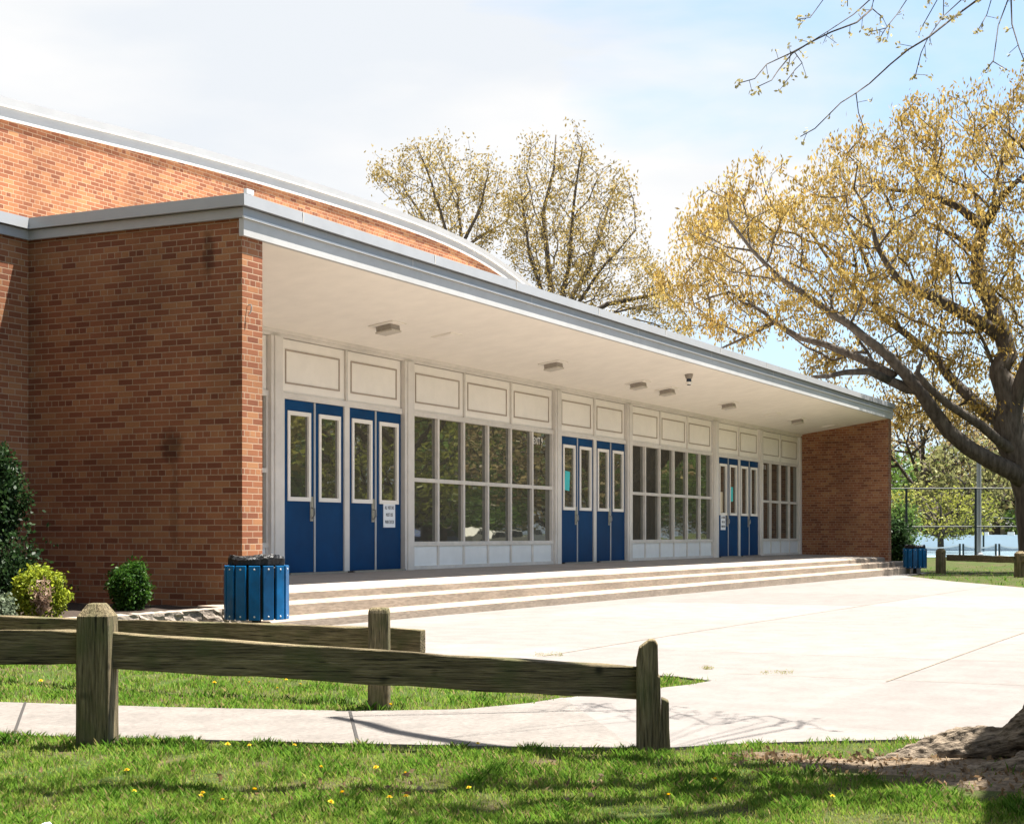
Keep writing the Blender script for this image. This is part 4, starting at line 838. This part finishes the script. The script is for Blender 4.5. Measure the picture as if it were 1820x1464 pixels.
# overhead limbs and the twigs
Z = lambda l: [(1300 + a / 3.5, b / 3.5) for a, b in l]
tw_ = [(9.6, Z([(890, -140), (890, -20), (870, 60), (780, 140), (620, 200), (500, 260), (370, 330), (220, 400), (145, 490), (40, 520)]), .0085), (9.6, Z([(1000, -150), (860, 0), (760, 90), (600, 195), (505, 255)]), .007), (9.6, Z([(500, 258), (380, 332), (290, 440), (250, 500), (165, 540)]), .006),
       (9.6, Z([(370, 322), (352, 430)]), .003), (9.6, Z([(395, 328), (440, 392), (400, 430), (330, 520)]), .0035), (9.0, Z([(1700, -130), (1530, 0), (1400, 95), (1230, 230), (1100, 310), (990, 400), (860, 520), (775, 580), (680, 640), (520, 800), (430, 850)]), .0085),
       (9.0, Z([(775, 580), (790, 700), (825, 800)]), .0035), (9.0, Z([(1560, -130), (1430, 0), (1320, 100), (1222, 238), (1180, 330), (1140, 490)]), .0055), (9.3, Z([(1160, -140), (1090, 0), (1030, 90), (965, 170), (922, 240)]), .005), (9.3, Z([(965, 175), (860, 200)]), .003),
       (9.5, Z([(880, 58), (940, 110), (970, 170)]), .004), (9.1, Z([(1340, -130), (1280, 0), (1190, 160)]), .0045), (9.7, Z([(640, -120), (570, 0), (490, 110), (420, 120)]), .0045), (8.8, Z([(1780, -150), (1720, 0), (1660, 160), (1630, 380), (1580, 440)]), .0065), (8.8, Z([(1630, 385), (1690, 420)]), .003),
       (8.7, Z([(1750, -140), (1740, 0), (1745, 150), (1790, 300), (1830, 400)]), .008), (8.9, Z([(1640, -80), (1610, 20), (1590, 90), (1540, 180)]), .0045), (9.2, Z([(720, -100), (722, 40)]), .003), (9.2, Z([(1225, -60), (1230, 25)]), .003), (9.1, Z([(1320, 0), (1318, 95)]), .003)]
m = MB(); buds = []; gb = np.random.default_rng(70)
hub = base + lean * 3.9 + Vector((0, 0, 4.2)); L1 = [hub, base + Vector((.3, .9, 5.2)), base + Vector((.7, 1.9, 5.6)), base + Vector((1.2, 2.9, 5.4))]
limbs = [L1, [hub, base + Vector((-.9, .3, 5.4)), base + Vector((-2.2, .9, 6.4)), base + Vector((-3.4, 1.4, 7.0))], [hub, base + Vector((-.6, -.9, 5.6)), base + Vector((-1.6, -2.2, 6.8))], [hub, base + Vector((.9, -.9, 5.6)), base + Vector((2, -2, 6.8))], [hub, base + Vector((0, 0, 5.8)), base + Vector((-.3, .4, 8))]]
for l in limbs: m.tube(l, [.06, .045, .03, .02][:len(l)], 8)
for d, pl, r_ in tw_:
    P = [atD(px, y, d + .25 * math.sin(i * 1.3)) for i, (px, y) in enumerate(pl)]
    if pl[0][1] < -5:
        near_ = min(L1[1:], key=lambda q_: (q_ - P[0]).length); P = [near_, near_.lerp(P[0], .5) + Vector((0, 0, .12))] + P
    n = len(P); m.tube(P, [max(.0028, r_ * (.92 - .62 * i / (n - 1))) for i in range(n)], 5)
    for i in range(2 if pl[0][1] < -5 else 0, n - 1):
        seg_ = (P[i + 1] - P[i]); k = max(1, int(seg_.length / .12))
        for s_ in range(k):
            if gb.random() < .62:
                p = P[i].lerp(P[i + 1], (s_ + gb.random()) / k); dr = Vector(gb.normal(0, 1, 3)); dr.z -= .5; dr.normalize(); e_ = p + dr * gb.uniform(.025, .09)
                m.tube([p, e_], [.0022, .0018], 3, cap=False); buds.append(tuple(e_))
    for _ in range(3): buds.append(tuple(P[-1] + Vector(gb.normal(0, .012, 3))))
gt = np.random.default_rng(71); shade = []
for l in limbs[1:]:
    for q_ in l[1:]:
        for _ in range(15): shade.append(tuple(np.array(q_) + gt.normal(0, .75, 3) * np.array([1, 1, .5]) + np.array([0, 0, .5])))
sweep_ = [hub, Vector((7.4, 1.2, 6.2)), Vector((6.9, 2.2, 6.8)), Vector((6.3, 3.4, 7.0)), Vector((5.7, 4.6, 7.0))]; limbs.append(sweep_); m.tube(sweep_, [.09, .06, .045, .03, .02], 6)
for _ in range(95):
    a_ = gt.random(); k_ = min(3, int(a_ * 4)); c_ = sweep_[k_].lerp(sweep_[k_ + 1], a_ * 4 - k_) if k_ else Vector((7.9, 0.2, 6.4)).lerp(sweep_[1], a_ * 4); shade.append(tuple(np.array(c_) + gt.normal(0, .55, 3) * np.array([.8, .8, .5]) + np.array([.1, -.1, .2])))
shade = [s_ for s_ in shade if s_[2] > HC + (HZ + 60) / F * (s_[0] * FW[0] + s_[1] * FW[1])]
A, par, r_, ends, ns = colonize([[(tuple(q_), .1 - .02 * i) for i, q_ in enumerate(l)] for l in limbs], shade, seg=.3, lift=.2, tw=.007, seed=72)
brm = branch_mesh('branches', A, par, r_, M_BARK, fgt)
m.build('limbs', M_BARK, fgt, uv=False, smooth=True)
leaves('buds', buds, .028, [(.20, .17, .07), (.36, .31, .14), (.45, .40, .2)], fgt, 4, .011, .5, .3, 73)
leaves('crown', A[ends], .085, GR, fgt, 10, .13, .55, .2, 74)

# ---------------------------------------------------------------- courts, house and pole in the distance
ZF = -.08
def ground_at(px, d): c = atD(px, HZ, d); return Vector((c.x, c.y, ZF))
M_FDARK = mat('fence_black', (.012, .02, .02), .6); M_POLE = mat('pole_grey', (.22, .225, .23), .6, .1, 3); M_COURTW = mat('court_wall_white', (.62, .68, .74), .7, .05, 1)
dC = 73; ch = empty('chain_link_fence', ground_at(1611, dC), label='tall black chain link fence around the tennis courts', cat='fence')
hz_ = lambda y, d: HC - (y - HZ) * d / F
def pole(name, px, d, y0, y1, r_, mt, parent): 
    m = MB(); a = ground_at(px, d); m.tube([(a.x, a.y, hz_(y0, d)), (a.x, a.y, hz_(y1, d))], r_, 8); return m.build(name, mt, parent, uv=False)
for px in (1611, 1734, 1860): pole('post', px, dC, 868, 993, .055, M_FDARK, ch)
m = MB()
for y in (868, 936): m.tube([atD(1560, y, dC), atD(1900, y - 1, dC)], .03, 6)
m.build('rail', M_FDARK, ch, uv=False)
M_MESH = bpy.data.materials.new('chain_link'); M_MESH.use_nodes = True; t = M_MESH.node_tree; b = t.nodes['Principled BSDF']; b.inputs['Base Color'].default_value = (.02, .03, .03, 1); tr = N(t, 'ShaderNodeBsdfTransparent'); ms = N(t, 'ShaderNodeMixShader'); ms.inputs[0].default_value = .10
t.links.new(tr.outputs[0], ms.inputs[1]); t.links.new(b.outputs[0], ms.inputs[2]); t.links.new(ms.outputs[0], t.nodes['Material Output'].inputs[0])
m = MB(); a, c2 = ground_at(1560, dC), ground_at(1900, dC); m.add([(a.x, a.y, ZF), (c2.x, c2.y, ZF), (c2.x, c2.y, hz_(867, dC)), (a.x, a.y, hz_(868, dC))], [(0, 1, 2, 3)]); m.build('wire_mesh', M_MESH, ch, uv=False)
c3 = empty('chain_link_fence', ground_at(1668, 98), label='farther lower chain link fence at the back of the courts', cat='fence')
for px in (1668, 1748, 1590): pole('post', px, 98, 907 if px < 1700 else 920, 981, .06, M_FDARK, c3)
m = MB(); m.tube([atD(1585, 908, 98), atD(1800, 921, 98)], .025, 6); m.build('rail', M_FDARK, c3, uv=False)
M_NET = bpy.data.materials.new('tennis_net'); M_NET.use_nodes = True; t = M_NET.node_tree; b = t.nodes['Principled BSDF']; b.inputs['Base Color'].default_value = (.10, .14, .17, 1); tr = N(t, 'ShaderNodeBsdfTransparent'); ms = N(t, 'ShaderNodeMixShader'); ms.inputs[0].default_value = .55
t.links.new(tr.outputs[0], ms.inputs[1]); t.links.new(b.outputs[0], ms.inputs[2]); t.links.new(ms.outputs[0], t.nodes['Material Output'].inputs[0])
for (pa, pb, lab) in ((1622, 1706, 'tennis net behind the distant litter bin'), (1712, 1770, 'tennis net crossing behind the light pole'), (1776, 1830, 'tennis net nearest the oak trunk')):
    d = 79; tn = empty('tennis_net', ground_at(pa, d), label=lab, cat='tennis net', group='nets on the tennis courts')
    for px in (pa, pb): pole('post', px, d, 966, 987, .05, M_FDARK, tn)
    m = MB(); n_ = MB(); K = 10; pp = []
    for i in range(K + 1):
        t_ = i / K; px = pa + (pb - pa) * t_; y = 967 + 6.5 * 4 * t_ * (1 - t_) * .8; pp.append((px, y))
    for i in range(K):
        (x0, y0), (x1, y1) = pp[i], pp[i + 1]
        m.add([atD(x0, y0, d), atD(x1, y1, d), atD(x1, y1 + 2.2, d), atD(x0, y0 + 2.2, d)] + [atD(x0, y0, d + .06), atD(x1, y1, d + .06), atD(x1, y1 + 2.2, d + .06), atD(x0, y0 + 2.2, d + .06)], [(0, 1, 2, 3), (7, 6, 5, 4), (0, 4, 5, 1), (3, 2, 6, 7)])
        n_.add([atD(x0, y0 + 2.2, d + .03), atD(x1, y1 + 2.2, d + .03), (*atD(x1, 0, d + .03)[:2], ZF), (*atD(x0, 0, d + .03)[:2], ZF)], [(0, 1, 2, 3)])
    m.build('headband', M_BRIGHT, tn, uv=False); n_.build('netting', M_NET, tn, uv=False)
cs = MB(); q1 = [ground_at(1500, 74), ground_at(1990, 74), ground_at(1990, 101), ground_at(1500, 101)]; cs.add([(p.x, p.y, ZF) for p in q1], [(0, 1, 2, 3)])
tag(cs.build('court_surface', mat('court_paint', (.20, .28, .33), .9, .06, 1)), kind='structure')
m = MB(); a, c2 = ground_at(1560, 101), ground_at(1870, 101); up = Vector((0, 0, hz_(950, 101) - ZF)); dp = Vector((FW[0], FW[1], 0)) * .2
m.add([a, c2, c2 + up, a + up, a + dp, c2 + dp, c2 + up + dp, a + up + dp], [(0, 1, 2, 3), (7, 6, 5, 4), (3, 2, 6, 7), (0, 4, 5, 1), (1, 5, 6, 2), (0, 3, 7, 4)])
cw = empty('court_wall', a, label='long low white wall behind the tennis courts', cat='wall'); m.build('wall_panel', M_COURTW, cw)
m = MB()
for px in (1600, 1636, 1656, 1695, 1754, 1800, 1840): a = atD(px, 949, 101); m.box(a.x - .15, a.x + .15, a.y - .1, a.y + .3, a.z - .08, a.z + .14)
m.build('post_caps', M_BRIGHT, cw)
hd = 150; hs_ = empty('house', ground_at(1756, hd), label='low house with grey gable roof beyond the court wall', cat='house')
hx = lambda px, y, d=hd: atD(px, y, d)
def slab(name, mt, c0, c1, y0, y1, depth):
    m = MB(); v = [hx(c0, y1), hx(c1, y1), hx(c1, y0), hx(c0, y0)]; dp = Vector((FW[0], FW[1], 0)) * depth; m.add(v + [p + dp for p in v], [(0, 1, 2, 3), (7, 6, 5, 4), (3, 2, 6, 7), (0, 4, 5, 1), (1, 5, 6, 2), (0, 3, 7, 4)]); return m.build(name, mt, hs_)
slab('wall', mat('house_wall', (.42, .36, .30), .8), 1700, 1806, 940, 968, 6); slab('eave', M_BRIGHT, 1694, 1810, 936.5, 940, 6.3)
m = MB(); dp = Vector((FW[0], FW[1], 0)); v = [hx(1692, 937), hx(1812, 937), hx(1800, 918) + dp * 3, hx(1712, 918) + dp * 3, hx(1692, 937) + dp * 6.4, hx(1812, 937) + dp * 6.4]
m.add(v, [(0, 1, 2, 3), (3, 2, 5, 4), (0, 3, 4), (1, 5, 2), (4, 5, 1, 0)]); m.build('roof', mat('shingle_grey', (.19, .19, .20), .9, .15, 4), hs_)
lp = empty('light_pole', ground_at(1740, 75), label='thick grey pole standing by the tennis courts', cat='pole'); pole('shaft', 1740, 75, 808, 988, .11, M_POLE, lp)
m = MB(); a = ground_at(1740, 75); m.lathe([(.2, 0), (.2, .12), (.14, .2)], 10, a); m.build('foot', M_POLE, lp, uv=False)

# ---------------------------------------------------------------- worn soil round the roots, grass blades and dandelions
M_SOIL = mat('bare_soil', (.07, .050, .032), 1, .5, 34, bump=1.0, col2=(.19, .14, .092), detail=9)
def patch(cx_, cy_, a_, b_, seed):
    g = np.random.default_rng(seed); c = atZ(cx_, cy_); mb = MB(); n = 40; ph = g.uniform(0, 6.28, 4); mb.v.append((c.x, c.y, .004))
    for ring, zz in ((.55, .0), (.85, -.008), (1, -.018)):
        for k in range(n):
            t = 2 * math.pi * k / n; r_ = ring * (1 + .16 * math.sin(3 * t + ph[0]) + .1 * math.sin(5 * t + ph[1]) + .07 * math.sin(9 * t + ph[2]))
            mb.v.append((c.x + (RT[0] * math.cos(t) * a_ + FW[0] * math.sin(t) * b_) * r_, c.y + (RT[1] * math.cos(t) * a_ + FW[1] * math.sin(t) * b_) * r_, zz + g.uniform(-.003, .003)))
    mb.f += [(0, 1 + k, 1 + (k + 1) % n) for k in range(n)]
    for q_ in range(2): mb.f += [(1 + q_ * n + k, 1 + (q_ + 1) * n + k, 1 + (q_ + 1) * n + (k + 1) % n, 1 + q_ * n + (k + 1) % n) for k in range(n)]
    return tag(mb.build('bare_soil', M_SOIL, uv=False, smooth=True), kind='structure')
patch(1710, 1356, .46, .34, 1); patch(1500, 1352, .34, .14, 2); patch(1375, 1338, .14, .07, 3); patch(1860, 1385, .42, .40, 4)
def gnoise(X, Y, s, seed):
    g = np.random.default_rng(seed); o = np.zeros(len(X))
    for k in range(9): a = g.normal(0, 1, 2) * 6.28 / s; o += np.cos(a[0] * X + a[1] * Y + g.uniform(0, 6.28))
    return o / 3.0
rootc = [(1690, 1345, .20), (1620, 1352, .18), (1740, 1395, .18), (1380, 1340, .11), (1590, 1368, .17), (1480, 1360, .13), (1420, 1350, .1), (1800, 1380, .2)]
def grass(name, n, px0, px1, y0, y1, hgt, wid, seed, label, cols, bare=.0, zoff=-.014):
    g = np.random.default_rng(seed); px = g.uniform(px0, px1, n); y = g.uniform(y0, y1, n); d = F * HC / (y - HZ); t_ = (px - CX) / F
    X = (FW[0] + t_ * RT[0]) * d; Y = (FW[1] + t_ * RT[1]) * d
    jx, jy = X + g.normal(0, .022, n), Y + g.normal(0, .022, n); keep = ~inside(plaza, jx, jy) & ~inside(sidewalk, jx, jy); keep &= ~((Y > 9.55) & (X > 4.4) & (X < 45))
    cl = gnoise(X, Y, .55, 1) + .6 * gnoise(X, Y, .17, 2); dens = np.clip(.75 + .4 * cl, .3, 1)
    for rx, ry, rs in rootc:
        c = atZ(rx, ry); q_ = ((X - c.x) ** 2 + (Y - c.y) ** 2) / (rs * 2.4) ** 2; dens *= np.clip(q_ ** 1.1, .10, 1)
    dens *= np.clip(1 - bare * (gnoise(X, Y, 1.6, 3) > .55), .15, 1)
    keep &= g.random(n) < dens; X, Y, cl, d = X[keep], Y[keep], cl[keep], d[keep]; n = len(X)
    zz = np.array([0 if False else 0]) ; base_ = np.stack([X, Y, -.0028 * np.clip(X - 15, 0, 30) + zoff], 1)
    an = g.uniform(0, 6.28, n); h_ = hgt * g.uniform(.45, 1.3, n) * np.clip(1 + .42 * cl, .4, 2.1); ln = g.uniform(.1, .9, n) * h_
    side = np.stack([-np.sin(an), np.cos(an), np.zeros(n)], 1) * (wid * g.uniform(.7, 1.3, n))[:, None] / 2; dr = np.stack([np.cos(an), np.sin(an), np.zeros(n)], 1)
    mid_ = base_ + dr * (ln * .35)[:, None] + np.array([0, 0, 1]) * (h_ * .6)[:, None]; tip_ = base_ + dr * ln[:, None] + np.array([0, 0, 1]) * (h_)[:, None]
    V = np.stack([base_ - side, base_ + side, mid_ + side * .8, tip_, mid_ - side * .8], 1)
    cols = np.asarray(cols); u = np.clip(.45 + .22 * cl + g.normal(0, .22, n), 0, .999) * (len(cols) - 1); i0 = u.astype(int); f_ = (u - i0)[:, None]; cc = cols[i0] * (1 - f_) + cols[np.minimum(i0 + 1, len(cols) - 1)] * f_
    dry = g.random(n) < .12; cc[dry] = np.array([.30, .25, .11]) * g.uniform(.6, 1.1, (dry.sum(), 1))
    return tag(rawquads(name, V, cc, M_GRASS, None, 5), label, 'grass', kind='stuff')
GC = [(.28, .30, .07), (.19, .29, .04), (.13, .25, .03), (.07, .165, .018)]
grass('grass', 330000, -350, 2150, 1296, 1640, .027, .0042, 80, 'short green lawn grass in the foreground', GC, .3)
grass('grass', 120000, -350, 1300, 1120, 1275, .029, .0062, 81, 'grass strip between sidewalk and plaza behind the fence', GC, .6)
grass('grass', 24000, 1560, 1980, 1000, 1050, .07, .03, 82, 'sunlit grass under the far oak and rail fence', GC, .6, -.09)
g_ = np.random.default_rng(83); tf = []
for px0, px1, y in ((1248, 1268, 1189), (1355, 1410, 1197), (950, 1000, 1165)):
    for _ in range(70): tf.append(tuple(atZ(g_.uniform(px0, px1), y + g_.normal(0, .6) + .03 * 0, -.0) + Vector((0, 0, g_.uniform(.003, .018)))))
bm_ = bmesh.new(); bmesh.ops.create_icosphere(bm_, subdivisions=2, radius=.022); [v_.co.__imul__(random.uniform(.7, 1.2)) for v_ in bm_.verts]
me_ = bpy.data.meshes.new('paper_scrap'); bm_.to_mesh(me_); bm_.free(); me_.materials.append(M_PAPER); o_ = finish('paper_scrap', me_, uv=False); o_.location = atZ(82, 1468, .012); o_.scale = (1.4, 1, .6)
tag(o_, 'crumpled white paper scrap lying in the grass at the bottom left edge', 'litter')
w_ = empty('joint_weeds', tf[0], kind='stuff', label='small weeds growing in the plaza joints', cat='weeds'); leaves('blades', tf, .014, [(.2, .2, .05), (.3, .27, .08), (.12, .16, .03)], w_, 3, .008, .25, 0, 83, up=.6)
lp_ = []
for px_, y_, a_, b_ in ((1700, 1362, .75, .5), (1500, 1352, .45, .22), (1400, 1345, .35, .15), (1850, 1390, .5, .5), (1100, 1380, 1.6, .5), (500, 1390, 1.8, .5)):
    c_ = atZ(px_, y_); nn = 230 if px_ > 1600 else 110 if px_ > 1300 else 60
    for _ in range(nn): u_, v_ = g_.normal(0, .5, 2); lp_.append((c_.x + RT[0] * u_ * a_ + FW[0] * v_ * b_, c_.y + RT[1] * u_ * a_ + FW[1] * v_ * b_, -.004 + abs(g_.normal(0, .006))))
lp_ = np.array(lp_); lp_ = lp_[~inside(plaza, lp_[:, 0], lp_[:, 1]) & ~inside(sidewalk, lp_[:, 0], lp_[:, 1])]
tag(leaves('leaf_litter', lp_, .03, [(.10, .06, .035), (.20, .13, .07), (.32, .24, .15)], None, 2, .006, .45, 0, 84, cluster_tint=.6), 'dead leaves and chips scattered over the worn soil', 'leaf litter', kind='stuff')
M_YEL = mat('dandelion_yellow', (.72, .50, .015), .7, .15, 200); M_STEM = mat('dandelion_stem', (.10, .16, .04), .7)
DL = [(381, 1224), (441, 1217), (510, 1213), (526, 1211), (495, 1227), (532, 1219), (674, 1256), (690, 1262), (73, 1218), (403, 1336), (447, 1332), (523, 1332), (229, 1383), (566, 1373), (675, 1377), (724, 1382), (237, 1416), (362, 1419), (352, 1424), (449, 1420), (396, 1437), (581, 1439), (614, 1427), (693, 1433), (724, 1431), (1269, 1399), (1478, 1427), (1190, 1429), (845, 1332), (838, 1410)]
proto = None
for i, (px, y) in enumerate(DL):
    c = atZ(px, y + 5, -.014)
    if proto is None:
        proto = empty('dandelion', c, label='small yellow dandelion in the grass', cat='flower', group='dandelions in the grass')
        m = MB(); m.tube([(0, 0, 0), (.004, .002, .03), (.003, 0, .058)], .0018, 5); local('stem', m, M_STEM, proto, uv=False)
        m = MB()
        for ring, (nn, rr, zz) in enumerate(((14, .0175, .060), (11, .012, .066), (7, .006, .069))):
            for k in range(nn):
                a = 2 * math.pi * k / nn + ring; ca, sa = math.cos(a), math.sin(a); w = .0035
                m.add([(0, 0, .058), (rr * .6 * ca - w * sa, rr * .6 * sa + w * ca, zz - .001), (rr * ca, rr * sa, zz), (rr * .6 * ca + w * sa, rr * .6 * sa - w * ca, zz - .001)], [(0, 1, 2, 3)])
        local('flower_head', m, M_YEL, proto, uv=False)
    else: o = copy_tree(proto); o.location = c; o.rotation_euler = (random.uniform(-.3, .3), random.uniform(-.3, .3), random.uniform(0, 6)); s_ = random.uniform(.55, .95); o.scale = (s_, s_, s_)
